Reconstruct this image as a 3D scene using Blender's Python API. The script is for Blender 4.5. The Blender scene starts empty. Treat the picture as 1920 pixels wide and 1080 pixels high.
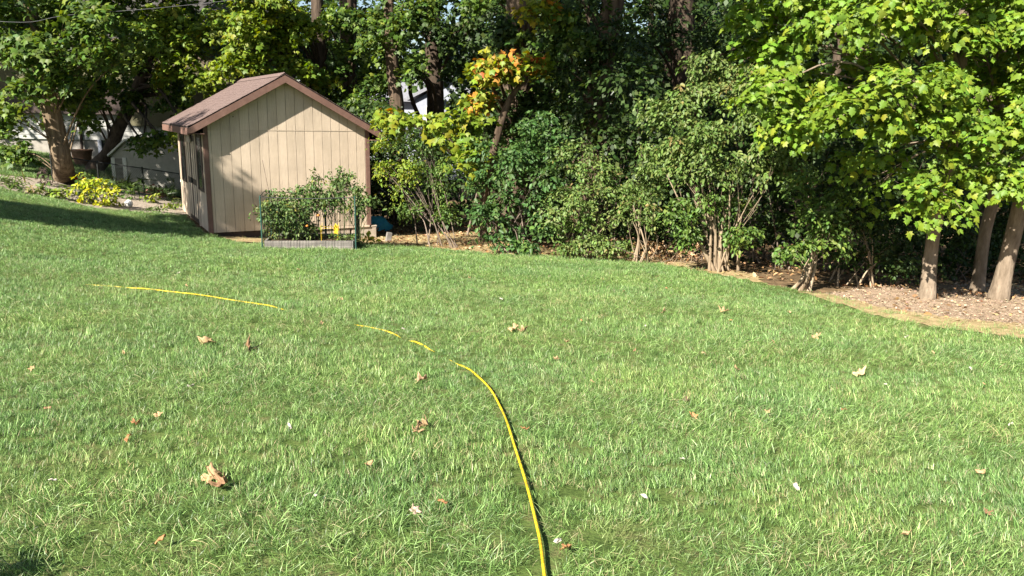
import bpy, bmesh, math, random
import numpy as np
from mathutils import Matrix, Vector

# ------------------------------------------------------------------ camera, sky, sun, exposure
S = bpy.context.scene
C = S.collection
CAMH = 1.6
F_PX, PITCH, ROLL = 1480.0, 0.215, 0.018
SUN_AZ, SUN_EL = math.radians(38), math.radians(37)      # sun is behind the camera, to its left

cam = bpy.data.cameras.new('camera'); cam_o = bpy.data.objects.new('camera', cam); C.objects.link(cam_o)
cam.sensor_width = 36; cam.lens = 36 * F_PX / 1920; cam.clip_start = 0.05; cam.clip_end = 1000
fw = Vector((0, math.cos(PITCH), -math.sin(PITCH))); R0 = Vector((1, 0, 0)); U0 = R0.cross(fw)
cR, sR = math.cos(ROLL), math.sin(ROLL)
Rc = R0 * cR + U0 * sR; Uc = U0 * cR - R0 * sR
M = Matrix((Rc, Uc, -fw)).transposed().to_4x4(); M.translation = Vector((0, 0, CAMH))
cam_o.matrix_world = M
S.camera = cam_o

w = bpy.data.worlds.new('World'); S.world = w; w.use_nodes = True
nt = w.node_tree; bg = nt.nodes['Background']
sky = nt.nodes.new('ShaderNodeTexSky'); sky.sky_type = 'NISHITA'; sky.sun_disc = False
sky.sun_elevation = SUN_EL; sky.sun_rotation = math.pi + SUN_AZ
nt.links.new(sky.outputs[0], bg.inputs[0]); bg.inputs[1].default_value = 0.05
sl = bpy.data.lights.new('sun', 'SUN'); sl.energy = 5.0; sl.angle = math.radians(0.5); sl.color = (1, 0.93, 0.82)
so = bpy.data.objects.new('sun', sl); C.objects.link(so)
SUN = Vector((-math.sin(SUN_AZ) * math.cos(SUN_EL), -math.cos(SUN_AZ) * math.cos(SUN_EL), math.sin(SUN_EL)))
so.rotation_euler = SUN.to_track_quat('Z', 'Y').to_euler(); so.location = (-10, -10, 20)
vs = S.view_settings; vs.view_transform = 'Standard'; vs.look = 'None'; vs.gamma = 1; vs.exposure = 1.68
S.cycles.max_bounces = 5; S.cycles.transparent_max_bounces = 4; S.cycles.diffuse_bounces = 2
S.cycles.caustics_reflective = False; S.cycles.caustics_refractive = False

RNG = np.random.default_rng(7)
random.seed(7)
SUNV = np.array(SUN)

# ------------------------------------------------------------------ terrain and pixel helpers
def sp(t): return 0.8 * np.log1p(np.exp(np.clip(t / 0.8, -30, 30)))
def g(x, y):
    x = np.asarray(x, float); y = np.asarray(y, float)
    yy = np.where(y < 26, y, 26 + (y - 26) * 0.35)
    yy = np.where(yy < -2, -2 + (yy + 2) * .3, yy)
    xl = np.maximum(x, -26)
    z = -0.0728 * yy - 0.02 * np.clip(x, -20, 25) + 0.14 * sp(-xl - 6.5) * np.clip((y + 4) / 14, 0, 1)
    z = z - 0.07 * np.exp(-((x + 6) ** 2 + (y - 18) ** 2) / 6)
    z = z + 0.025 * np.sin(x * .9 + 1) * np.sin(y * .7) + 0.012 * np.sin(x * 2.3) * np.cos(y * 1.9 + 2)
    return z
def gz(x, y): return float(g(x, y))
def ray(px, py):
    x = px - 960; y = py - 540
    u = cR * x + sR * y; v = -sR * x + cR * y
    d = np.array([u / F_PX, 1, -v / F_PX])
    d = np.array([d[0], math.cos(PITCH) + d[2] * math.sin(PITCH), -math.sin(PITCH) + d[2] * math.cos(PITCH)])
    return d / d[1]
def WP(px, py, Y):
    d = ray(px, py); return np.array([d[0] * Y, Y, CAMH + d[2] * Y])
def GP(px, py, h=0.0):
    d = ray(px, py); lo = 1.0
    for Y in np.arange(1.0, 60, 0.25):
        if CAMH + d[2] * Y < gz(d[0] * Y, Y) + h:
            a, b = Y - .25, Y
            for _ in range(25):
                m = (a + b) / 2
                if CAMH + d[2] * m < gz(d[0] * m, m) + h: b = m
                else: a = m
            return np.array([d[0] * b, b, CAMH + d[2] * b])
    return np.array([d[0] * 40, 40, gz(d[0] * 40, 40)])
def onground(px, Y):
    """ground point seen in column px at depth Y"""
    d = ray(px, 480); x = d[0] * Y
    return np.array([x, Y, gz(x, Y)])

# ------------------------------------------------------------------ materials
def mat(name, c1, c2=None, scale=8, rough=.8, bump=0.0, stretch=(1, 1, 1), bscale=None, detail=6, spec=.3, c3=None, metal=0, coords='Object'):
    m = bpy.data.materials.new(name); m.use_nodes = True
    n = m.node_tree.nodes; l = m.node_tree.links
    p = n['Principled BSDF']; p.inputs['Roughness'].default_value = rough
    p.inputs['Specular IOR Level'].default_value = spec; p.inputs['Metallic'].default_value = metal
    tc = n.new('ShaderNodeTexCoord'); mp = n.new('ShaderNodeMapping'); mp.inputs['Scale'].default_value = stretch
    l.new(tc.outputs[coords], mp.inputs[0])
    no = n.new('ShaderNodeTexNoise'); no.inputs['Scale'].default_value = scale; no.inputs['Detail'].default_value = detail
    no.inputs['Roughness'].default_value = .65
    l.new(mp.outputs[0], no.inputs['Vector'])
    cr = n.new('ShaderNodeValToRGB'); cr.color_ramp.elements[0].position = .3; cr.color_ramp.elements[1].position = .7
    cr.color_ramp.elements[0].color = (*c1, 1); cr.color_ramp.elements[1].color = (*(c2 or c1), 1)
    if c3:
        e = cr.color_ramp.elements.new(.5); e.color = (*c3, 1)
    l.new(no.outputs['Fac'], cr.inputs[0]); l.new(cr.outputs[0], p.inputs['Base Color'])
    if bump:
        nb = n.new('ShaderNodeTexNoise'); nb.inputs['Scale'].default_value = bscale or scale * 3; nb.inputs['Detail'].default_value = 8
        l.new(mp.outputs[0], nb.inputs['Vector'])
        b = n.new('ShaderNodeBump'); b.inputs['Strength'].default_value = bump; b.inputs['Distance'].default_value = .02
        l.new(nb.outputs['Fac'], b.inputs['Height']); l.new(b.outputs[0], p.inputs['Normal'])
    return m

def leafmat(name, trans=.3, rough=.45, spec=.35):
    m = bpy.data.materials.new(name); m.use_nodes = True
    n = m.node_tree.nodes; l = m.node_tree.links; p = n['Principled BSDF']; out = n['Material Output']
    a = n.new('ShaderNodeAttribute'); a.attribute_name = 'col'
    p.inputs['Roughness'].default_value = rough; p.inputs['Specular IOR Level'].default_value = spec
    l.new(a.outputs['Color'], p.inputs['Base Color'])
    hs = n.new('ShaderNodeHueSaturation'); hs.inputs['Hue'].default_value = .485; hs.inputs['Saturation'].default_value = 1.1; hs.inputs['Value'].default_value = 1.35
    l.new(a.outputs['Color'], hs.inputs['Color'])
    t = n.new('ShaderNodeBsdfTranslucent'); l.new(hs.outputs[0], t.inputs['Color'])
    mx = n.new('ShaderNodeMixShader'); mx.inputs[0].default_value = trans
    l.new(p.outputs[0], mx.inputs[1]); l.new(t.outputs[0], mx.inputs[2]); l.new(mx.outputs[0], out.inputs['Surface'])
    return m

LEAF = leafmat('leaf', .32, .5, .28); LEAF_GLOSS = leafmat('glossy_leaf', .25, .5, .3)
DRY = leafmat('dry_leaf', .15, .7, .2)
BARK = mat('bark_brown', (.03, .02, .014), (.15, .11, .078), 9, .95, .9, (1, 1, .16), 22, spec=.1)
BARK_WARM = mat('bark_warm', (.05, .034, .022), (.25, .19, .125), 11, .95, 1.0, (1, 1, .1), 26, spec=.1)
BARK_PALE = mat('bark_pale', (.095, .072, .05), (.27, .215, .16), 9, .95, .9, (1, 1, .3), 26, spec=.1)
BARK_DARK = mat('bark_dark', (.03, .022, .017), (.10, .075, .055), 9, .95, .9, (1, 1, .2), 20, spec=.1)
STEM_TAN = mat('stem_tan', (.15, .11, .07), (.36, .285, .20), 12, .9, .3, (1, 1, .2), spec=.1)
TWIG = mat('twig_grey', (.09, .07, .055), (.24, .19, .15), 14, .9, spec=.1)
STEM_GREEN = mat('stem_green', (.06, .09, .03), (.11, .13, .05), 14, .7)
TAN = mat('siding_tan', (.455, .37, .28), (.535, .44, .34), 5, .78, .25, (1, 1, .1), 60, spec=.2)
def board_variation(m, amt=.1):
    n = m.node_tree.nodes; l = m.node_tree.links; p = n['Principled BSDF']; src = p.inputs['Base Color'].links[0].from_socket
    oi = n.new('ShaderNodeObjectInfo'); mr = n.new('ShaderNodeMapRange'); mr.inputs[3].default_value = 1 - amt; mr.inputs[4].default_value = 1 + amt * .5
    l.new(oi.outputs['Random'], mr.inputs[0])
    tc = n.new('ShaderNodeTexCoord'); ns = n.new('ShaderNodeTexNoise'); ns.inputs['Scale'].default_value = 1.6; ns.inputs['Detail'].default_value = 7; ns.inputs['Roughness'].default_value = .7
    l.new(tc.outputs['Object'], ns.inputs['Vector']); m2 = n.new('ShaderNodeMapRange'); m2.inputs[1].default_value = .3; m2.inputs[2].default_value = .7; m2.inputs[3].default_value = .86; m2.inputs[4].default_value = 1.08
    l.new(ns.outputs['Fac'], m2.inputs[0]); mu = n.new('ShaderNodeMath'); mu.operation = 'MULTIPLY'; l.new(mr.outputs[0], mu.inputs[0]); l.new(m2.outputs[0], mu.inputs[1])
    hs = n.new('ShaderNodeHueSaturation'); l.new(src, hs.inputs['Color']); l.new(mu.outputs[0], hs.inputs['Value']); l.new(hs.outputs[0], p.inputs['Base Color'])
board_variation(TAN)
TRIM = mat('trim_brown', (.125, .07, .054), (.18, .105, .083), 6, .7, .15, (1, 1, 1), 40, spec=.25)
TRIM_DARK = mat('door_dark_brown', (.03, .02, .018), (.055, .036, .03), 8, .6, .1)
SHINGLE = mat('roof_shingle', (.09, .064, .058), (.20, .15, .138), 30, .95, .6, (1, 1, 1), 160, spec=.1, c3=(.145, .105, .095))
TAR = mat('roof_edge_dark', (.02, .016, .014), (.045, .035, .03), 15, .9)
GLASS = mat('dark_window_glass', (.012, .013, .015), (.03, .03, .03), 3, .12, spec=.5)
CONC = mat('concrete', (.30, .25, .20), (.46, .39, .32), 9, .95, .4, bscale=60)
STONE_W = mat('white_stone', (.58, .56, .52), (.78, .76, .72), 9, .8, .3, bscale=40)
GREYWOOD = mat('weathered_wood', (.12, .11, .10), (.28, .26, .235), 8, .95, .4, (.15, 1, 1), 30, spec=.1)
STEEL_G = mat('green_steel', (.02, .06, .05), (.035, .09, .075), 12, .5)
WIRE = mat('black_wire', (.012, .014, .013), (.03, .032, .03), 12, .5)
YELLOW = mat('yellow_plastic', (.80, .50, .02), (.90, .60, .04), 10, .5)
BLUE = mat('blue_tarp', (.03, .28, .50), (.08, .45, .68), 6, .45, .4, bscale=14)
WSIDE = mat('house_siding', (.25, .25, .24), (.32, .32, .30), 6, .7)
WSIDE2 = mat('lean_to_siding', (.26, .25, .22), (.34, .325, .29), 6, .7)
OLIVE_SHADE = mat('shaded_olive_wall', (.085, .08, .045), (.12, .11, .065), 6, .85)  # upper storey's tree shade put into a dull dark olive
PARGE = mat('parged_foundation', (.20, .185, .165), (.30, .275, .245), 5, .9, .2)
GROOF = mat('grey_roof', (.14, .145, .165), (.27, .275, .30), 20, .9, .4, bscale=60)
WPAINT = mat('white_paint', (.46, .45, .42), (.56, .55, .52), 9, .6)
BLUEPAINT = mat('pale_blue_siding', (.24, .26, .31), (.30, .32, .37), 6, .7)
DARKBOX = mat('dark_interior', (.01, .01, .01), (.02, .02, .02), 3, .9)
SOIL = mat('bed_soil', (.05, .035, .022), (.12, .085, .055), 25, .98, .8, bscale=60, spec=.1)

def hosemat():
    m = bpy.data.materials.new('yellow_hose'); m.use_nodes = True
    n = m.node_tree.nodes; l = m.node_tree.links; p = n['Principled BSDF']; p.inputs['Roughness'].default_value = .38
    a = n.new('ShaderNodeAttribute'); a.attribute_name = 'col'
    l.new(a.outputs['Color'], p.inputs['Base Color'])
    return m
HOSE = hosemat()

# ------------------------------------------------------------------ mesh building
def trimesh(name, V, Fc, material, parent=None, col=None, smooth=False, loc=None):
    V = np.asarray(V, np.float32); Fc = np.asarray(Fc, np.int32)
    me = bpy.data.meshes.new(name)
    me.vertices.add(len(V)); me.vertices.foreach_set('co', V.ravel())
    k = Fc.shape[1]
    me.loops.add(Fc.size); me.loops.foreach_set('vertex_index', Fc.ravel())
    me.polygons.add(len(Fc)); me.polygons.foreach_set('loop_start', np.arange(0, Fc.size, k, dtype=np.int32))
    me.polygons.foreach_set('loop_total', np.full(len(Fc), k, np.int32))
    if smooth: me.polygons.foreach_set('use_smooth', np.ones(len(Fc), bool))
    if col is not None:
        at = me.color_attributes.new('col', 'FLOAT_COLOR', 'POINT')
        c4 = np.ones((len(V), 4), np.float32); c4[:, :3] = col; at.data.foreach_set('color', c4.ravel())
    me.update(calc_edges=True); me.validate()
    me.materials.append(material)
    o = bpy.data.objects.new(name, me); C.objects.link(o)
    if parent: o.parent = parent
    if loc is not None: o.location = loc
    return o

class MB:
    def __init__(s): s.v = []; s.f = []
    def add(s, v, f):
        b = len(s.v); s.v += [tuple(map(float, p)) for p in v]; s.f += [tuple(int(i) + b for i in q) for q in f]; return s
    def box(s, x0, x1, y0, y1, z0, z1):
        return s.add([(x0, y0, z0), (x1, y0, z0), (x1, y1, z0), (x0, y1, z0), (x0, y0, z1), (x1, y0, z1), (x1, y1, z1), (x0, y1, z1)],
                     [(0, 3, 2, 1), (4, 5, 6, 7), (0, 1, 5, 4), (1, 2, 6, 5), (2, 3, 7, 6), (3, 0, 4, 7)])
    def prism(s, poly, e0, e1):
        """polygon (list of 3d points) extruded from offset e0 to e1 (3-vectors)"""
        n = len(poly); a = [np.add(p, e0) for p in poly]; b = [np.add(p, e1) for p in poly]
        return s.add(a + b, [tuple(range(n))[::-1], tuple(range(n, 2 * n))] + [(i, (i + 1) % n, n + (i + 1) % n, n + i) for i in range(n)])
    def tube(s, path, radii, sides=8, cap=True, noise=0, rng=None):
        V, Fc = tube(path, radii, sides, noise, rng); s.add(V, Fc)
        if cap:
            n = len(path); b = len(s.v) - len(V)
            s.f.append(tuple(b + i for i in range(sides))[::-1]); s.f.append(tuple(b + (n - 1) * sides + i for i in range(sides)))
        return s
    def build(s, name, m, parent=None, smooth=False, bevel=0, loc=None):
        me = bpy.data.meshes.new(name); me.from_pydata(s.v, [], s.f); me.update()
        bm = bmesh.new(); bm.from_mesh(me); bmesh.ops.recalc_face_normals(bm, faces=bm.faces[:])
        if bevel: bmesh.ops.bevel(bm, geom=bm.edges[:], offset=bevel, segments=1, affect='EDGES')
        bm.to_mesh(me); bm.free()
        me.materials.append(m)
        if smooth:
            for p in me.polygons: p.use_smooth = True
        o = bpy.data.objects.new(name, me); C.objects.link(o)
        if parent: o.parent = parent
        if loc is not None: o.location = loc
        return o

def catmull(P, n=6):
    P = np.asarray(P, float)
    if len(P) < 3: return np.array([P[0] + (P[-1] - P[0]) * t for t in np.linspace(0, 1, n + 1)])
    Q = np.vstack([2 * P[0] - P[1], P, 2 * P[-1] - P[-2]]); out = []
    for i in range(1, len(Q) - 2):
        for t in np.linspace(0, 1, n, endpoint=False):
            a, b, c, d = Q[i - 1:i + 3]
            out.append(.5 * (2 * b + (c - a) * t + (2 * a - 5 * b + 4 * c - d) * t * t + (3 * b - a - 3 * c + d) * t ** 3))
    out.append(P[-1]); return np.array(out)

def tube(path, radii, sides=8, noise=0, rng=None):
    P = np.asarray(path, float); n = len(P)
    R = np.interp(np.linspace(0, 1, n), np.linspace(0, 1, len(np.atleast_1d(radii))), np.atleast_1d(radii))
    T = np.gradient(P, axis=0); T /= np.linalg.norm(T, axis=1)[:, None] + 1e-9
    ref = np.array([1., 0.13, 0.07]) if abs(T[0][0]) < .8 else np.array([.1, 1., .05])
    V = np.zeros((n, sides, 3)); ang = np.arange(sides) * 2 * math.pi / sides
    ph = (rng or RNG).random(3) * 6
    for i in range(n):
        a = ref - T[i] * (ref @ T[i]); a /= np.linalg.norm(a); b = np.cross(T[i], a)
        ref = a
        r = R[i]
        if noise:
            rr = r * (1 + noise * (np.sin(ang * 3 + ph[0] + i * .15) * .5 + np.sin(ang * 5 + ph[1] - i * .23) * .3 + np.sin(ang * 2 + i * .5 + ph[2]) * .3))
        else: rr = np.full(sides, r)
        V[i] = P[i] + np.outer(np.cos(ang) * rr, a) + np.outer(np.sin(ang) * rr, b)
    F = []
    for i in range(n - 1):
        for j in range(sides):
            k = (j + 1) % sides
            F.append((i * sides + j, i * sides + k, (i + 1) * sides + k, (i + 1) * sides + j))
    return V.reshape(-1, 3), F

def thing(name, label, cat, loc=(0, 0, 0), yaw=0, group=None):
    o = bpy.data.objects.new(name, None); C.objects.link(o); o.empty_display_size = .2
    o.location = loc; o.rotation_euler = (0, 0, yaw); o['label'] = label; o['category'] = cat
    if group: o['group'] = group
    return o
def tag(o, label, cat, group=None):
    o['label'] = label; o['category'] = cat
    if group: o['group'] = group
    return o
def struct(o): o['kind'] = 'structure'; return o
def stuff(o): o['kind'] = 'stuff'; return o

# ------------------------------------------------------------------ leaf templates  (x width, y length, z lift)
def fan(half, zfun, mid=(0, .4)):
    out = [(0, 0)] + half + [(0, 1)] + [(-x, y) for x, y in half[::-1]]
    pts = [mid] + out; n = len(out)
    V = np.array([(x, y, zfun(x, y)) for x, y in pts])
    F = np.array([(0, 1 + i, 1 + (i + 1) % n) for i in range(n)]); return V, F[:, ::-1].copy()
zf = lambda x, y: -.28 * abs(x) - .22 * y * y + .04
MAPLE = fan([(.10, -.06), (.37, -.05), (.30, .15), (.57, .36), (.32, .47), (.27, .70), (.12, .76)], lambda x, y: -.34 * abs(x) - .30 * y * y + .05)
MAPLE_LO = fan([(.33, -.04), (.56, .42), (.2, .55)], zf)
OVAL = (np.array([(0, 0, 0), (.27, .32, .07), (.22, .68, .02), (0, 1, -.16), (-.22, .68, .02), (-.27, .32, .07)]),
        np.array([(0, 1, 2), (0, 2, 3), (0, 3, 4), (0, 4, 5)]))
DIAM = (np.array([(0, 0, 0), (.36, .45, -.05), (0, 1, -.12), (-.36, .5, -.05)]), np.array([(0, 1, 2), (0, 2, 3)]))
BLADE = (np.array([(-.05, 0, 0), (.05, 0, 0), (.045, .5, .04), (-.045, .5, .04), (0, 1, -.12)]), np.array([(0, 1, 2), (0, 2, 3), (3, 2, 4)]))

def nrm(a): return a / (np.linalg.norm(a, axis=-1, keepdims=True) + 1e-9)

def leaf_frames(rng, pos, out, n_per, r, size, flat=.18, up=.6, sunb=.35, outw=.5, jit=.45, droop=.5):
    """sprays of leaves: arrays of position, x, y, normal, size, spray id"""
    Ms = len(pos)
    n = nrm(outw * out + np.array([0, 0, up]) + sunb * SUNV + rng.normal(0, .22, (Ms, 3)))
    t = out + rng.normal(0, .35, (Ms, 3)) + np.array([0, 0, -.1]); t = nrm(t - n * np.sum(t * n, 1, keepdims=True))
    b = np.cross(n, t)
    rs = r * rng.uniform(.6, 1.3, Ms)
    N = Ms * n_per; sid = np.repeat(np.arange(Ms), n_per)
    th = rng.random(N) * 6.283; q = np.sqrt(rng.random(N))
    a_ = q * np.cos(th) * 1.15; b_ = q * np.sin(th) * .85
    R_ = rs[sid][:, None]
    p = pos[sid] + t[sid] * (a_[:, None] * R_) + b[sid] * (b_[:, None] * R_) + n[sid] * rng.normal(0, flat, (N, 1)) * R_
    p[:, 2] -= (q ** 2 * .28 * R_[:, 0])
    ln = nrm(n[sid] + rng.normal(0, jit, (N, 3)))
    tip = t[sid] * (a_[:, None] + .5) + b[sid] * b_[:, None] + np.array([0, 0, -droop]) + rng.normal(0, .4, (N, 3))
    y = nrm(tip - ln * np.sum(tip * ln, 1, keepdims=True)); x = np.cross(y, ln)
    s = size * rng.uniform(.5, 1.28, N)
    return p, x, y, ln, s, sid

def expand(tpl, p, x, y, n, s):
    Vt, Ft = tpl; N = len(p); k = len(Vt)
    V = p[:, None, :] + s[:, None, None] * (Vt[None, :, 0, None] * x[:, None] + (Vt[None, :, 1, None] - .35) * y[:, None] + Vt[None, :, 2, None] * n[:, None])
    F = Ft[None] + (np.arange(N) * k)[:, None, None]
    return V.reshape(-1, 3), F.reshape(-1, 3)

def palette_cols(rng, pal, sid, N, clump=.6, jit=.14):
    cols = np.array([c[:3] for c in pal], float); wts = np.array([c[3] for c in pal], float); wts /= wts.sum()
    ps = rng.choice(len(pal), size=(sid.max() + 1) if N else 1, p=wts)
    pl = rng.choice(len(pal), size=N, p=wts)
    use = rng.random(N) < clump
    c = cols[np.where(use, ps[sid], pl)]
    return np.clip(c * np.exp(rng.normal(0, jit, (N, 1))) * np.exp(rng.normal(0, .07, (N, 3))), 0, .9)

# palettes (linear base colours)
P_MAPLE = [(.06, .11, .018, 3), (.085, .14, .02, 3), (.12, .17, .022, 1.5), (.045, .085, .018, 2)]
P_DARK = [(.024, .048, .011, 3), (.036, .066, .014, 3), (.055, .09, .017, 1)]  # dark greens, lowered further to put the wood's deep shade into leaf colour
P_YG = [(.13, .19, .018, 3), (.16, .215, .02, 3), (.09, .155, .02, 2), (.20, .22, .018, 1)]
P_BRIGHT = [(.13, .215, .022, 3), (.15, .23, .022, 3), (.105, .185, .022, 2), (.20, .24, .022, .35)]
P_ORANGE = [(.17, .22, .02, 5), (.27, .25, .02, 3), (.40, .19, .03, 1.3), (.42, .11, .03, .4), (.11, .17, .02, 3)]
P_RED = [(.46, .085, .03, 2), (.42, .16, .03, 2), (.4, .24, .03, 1)]
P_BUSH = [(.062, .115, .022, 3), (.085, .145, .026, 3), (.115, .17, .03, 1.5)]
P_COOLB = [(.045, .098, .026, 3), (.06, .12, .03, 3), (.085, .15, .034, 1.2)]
P_PALE = [(.085, .14, .03, 3), (.11, .165, .04, 3), (.135, .18, .05, 1.5), (.17, .15, .05, .35)]
P_LIME = [(.28, .34, .02, 3), (.40, .40, .02, 3), (.20, .28, .03, 1)]
P_TOMATO = [(.065, .115, .03, 3), (.095, .15, .04, 3), (.13, .17, .05, 1.2), (.20, .20, .04, .25)]
P_DRYL = [(.26, .15, .07, 2), (.36, .24, .12, 2), (.18, .10, .05, 1.5), (.42, .31, .18, 1)]

NTRI = [0]
def clumps(rng, lobes, n=6, f=.43):
    """break every large lobe into smaller leaf clumps with gaps between them"""
    out = []
    for c, rad, wt, pi in lobes:
        rad = np.asarray(rad, float)
        if rad.max() < .3 or rad.max() > 1.45: out.append((c, rad, wt, pi)); continue
        for i in range(n):
            d = nrm(rng.normal(0, 1, 3)); q = rng.uniform(.4, .9); sc = f * rng.uniform(.8, 1.25)
            out.append((np.asarray(c) + d * q * rad, rad * sc * np.array([1, 1, .85]), wt * rng.uniform(.75, 1.15), pi))
    return out
def lobe_sprays(rng, lobes, size, r, n_per, k, shell=.45):
    """lobes: (centre, radii, weight, palette index) in world space"""
    pos, out, lid = [], [], []
    for li, (c, rad, wt, pi) in enumerate(lobes):
        c = np.asarray(c, float); rad = np.asarray(rad, float)
        area = 4 * math.pi * (((rad[0] * rad[1]) ** 1.6 + (rad[0] * rad[2]) ** 1.6 + (rad[1] * rad[2]) ** 1.6) / 3) ** (1 / 1.6)
        m = max(3, int(k * wt * area / (size * size * .5) / n_per))
        d = nrm(rng.normal(0, 1, (m, 3)))
        q = shell + (1 - shell) * rng.random(m) ** .5
        # broken outline
        ph = rng.random(3) * 6
        q *= 1 + .22 * np.sin(d[:, 0] * 5 + ph[0]) * np.sin(d[:, 2] * 6 + ph[1]) + .12 * np.sin(d[:, 1] * 9 + ph[2])
        pos.append(c + d * q[:, None] * rad); out.append(nrm(d / rad * rad.min() + .0)); lid += [li] * m
    return np.vstack(pos), np.vstack(out), np.array(lid)

def crown(rng, name, parent, base, lobes, pals, tpl, size, r=.35, n_per=22, k=1.0, m=LEAF, shell=.45, above=None, singles=0, **kw):
    """foliage of a tree or shrub; returns spray positions for twigs"""
    pos, out, lid = lobe_sprays(rng, lobes, size, r, n_per, k, shell)
    if above is not None:
        keep = pos[:, 2] > g(pos[:, 0], pos[:, 1]) + above; pos, out, lid = pos[keep], out[keep], lid[keep]
    p, x, y, n, s, sid = leaf_frames(rng, pos, out, n_per, r, size, **kw)
    N = len(p)
    col = np.zeros((N, 3)); pi = np.array([l[3] for l in lobes])[lid][sid]
    for q in np.unique(pi):
        mk = pi == q; col[mk] = palette_cols(rng, pals[q], sid[mk], mk.sum())
    keep = np.ones(N, bool)
    if singles:
        # the leaves that show largest towards the open lawn become parts of their own
        score = 1.0 / (np.linalg.norm(p - np.array([0, 0, CAMH]), axis=1)) * s * np.clip(-(n @ nrm(np.array([p.mean(0)[0], p.mean(0)[1], -1.0]))), 0.05, 1)
        inview = (p[:, 2] < CAMH + .125 * p[:, 1]) & (np.abs(p[:, 0]) < .63 * p[:, 1])
        idx = np.argsort(-(score * inview))[:singles]
        keep[idx] = False
        protos = []
        for j in range(8):
            cj = pals[0][j % len(pals[0])][:3]
            oj = trimesh('leaf', tpl[0] - np.array([0, .35, 0]), tpl[1], m, None, np.tile(np.array(cj) * (1 + .15 * math.sin(j)), (len(tpl[0]), 1)))
            protos.append(oj.data); bpy.data.objects.remove(oj)
        for q, i in enumerate(idx):
            o = bpy.data.objects.new('leaf', protos[int(rng.integers(8))]); C.objects.link(o); o.parent = parent
            mm = Matrix(((x[i][0], y[i][0], n[i][0]), (x[i][1], y[i][1], n[i][1]), (x[i][2], y[i][2], n[i][2])))
            mm = mm.to_4x4() @ Matrix.Scale(float(s[i]), 4); mm.translation = Vector(p[i] - base)
            o.matrix_local = mm
    V, F = expand(tpl, p[keep], x[keep], y[keep], n[keep], s[keep])
    o = trimesh(name, V - base, F, m, parent, np.repeat(col[keep], len(tpl[0]), axis=0)); stuff(o)
    NTRI[0] += len(F)
    return pos, lid

def twigs(rng, parent, base, starts, ends, r0, r1, m, name='twigs', sag=.06):
    b = MB()
    for a, e in zip(starts, ends):
        mid = (a + e) / 2 + rng.normal(0, sag, 3) * np.linalg.norm(e - a)
        b.tube([a - base, mid - base, e - base], [r0, (r0 + r1) / 2, r1], 3, cap=False)
    if b.v: return stuff(b.build(name, m, parent))

def tree(name, label, trunk, radii, lobes, pals, tpl=MAPLE_LO, size=.14, bark=BARK, group=None, k=1.0, r=.38, n_per=22,
         limbs=True, sides=12, seed=0, twig_frac=.35, category='tree', flare=1.3, limb_scale=1.0, min_h=0.0, clump=False, **kw):
    rng = np.random.default_rng(1000 + seed)
    P = catmull(trunk, 7); base = P[0].copy(); base[2] = gz(base[0], base[1])
    P[0][2] = min(P[0][2], base[2] - .1)
    rt = thing(name, label, category, tuple(base), 0, group)
    rad = np.interp(np.linspace(0, 1, len(P)), np.linspace(0, 1, len(radii)), radii)
    hgt = P[:, 2] - base[2]; rad = rad * (1 + (flare - 1) * np.exp(-np.clip(hgt, 0, 9) / .25))
    V, F = tube(P - base, rad, sides, .07, rng); o = trimesh('trunk', V, np.array(F), bark, rt, smooth=True); NTRI[0] += len(F) * 2
    if clump:
        big_lobes = lobes; lobes = clumps(rng, lobes)
    pos, lid = crown(rng, 'crown', rt, base, lobes, pals, tpl, size, r, n_per, k, **kw)
    if limbs:
        for li, (c, rd, wt, pi) in enumerate(lobes):
            c = np.asarray(c, float)
            i = int(np.argmin(np.linalg.norm(P - (c - np.array([0, 0, .5 + .45 * np.linalg.norm(c[:2] - P[-1][:2])])), axis=1))); i = max(i, int(np.searchsorted(P[:, 2], base[2] + min_h))); i = min(i, len(P) - 1); a = P[i]
            L = np.linalg.norm(c - a)
            if L < .25 or (clump and rng.random() < .6): continue
            mid = a * .5 + c * .5 + np.array([0, 0, .12 * L]) + rng.normal(0, .05 * L, 3)
            r0 = limb_scale * min(rad[i] * .42, .014 + .015 * L)
            pts = catmull([a - base, mid - base, c - base + np.array([0, 0, rd[2] * .2])], 5)
            V, F = tube(pts, [r0, r0 * .65, r0 * .3], 6, .05, rng); trimesh('limb', V, np.array(F), bark, rt, smooth=True)
            sel = np.where(lid == li)[0]; sel = sel[rng.random(len(sel)) < twig_frac][:70]
            if len(sel):
                s_idx = rng.integers(len(pts) // 2, len(pts), len(sel))
                twigs(rng, rt, np.zeros(3), pts[s_idx], pos[sel] - base, .010, .004, bark)
    return rt

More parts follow.
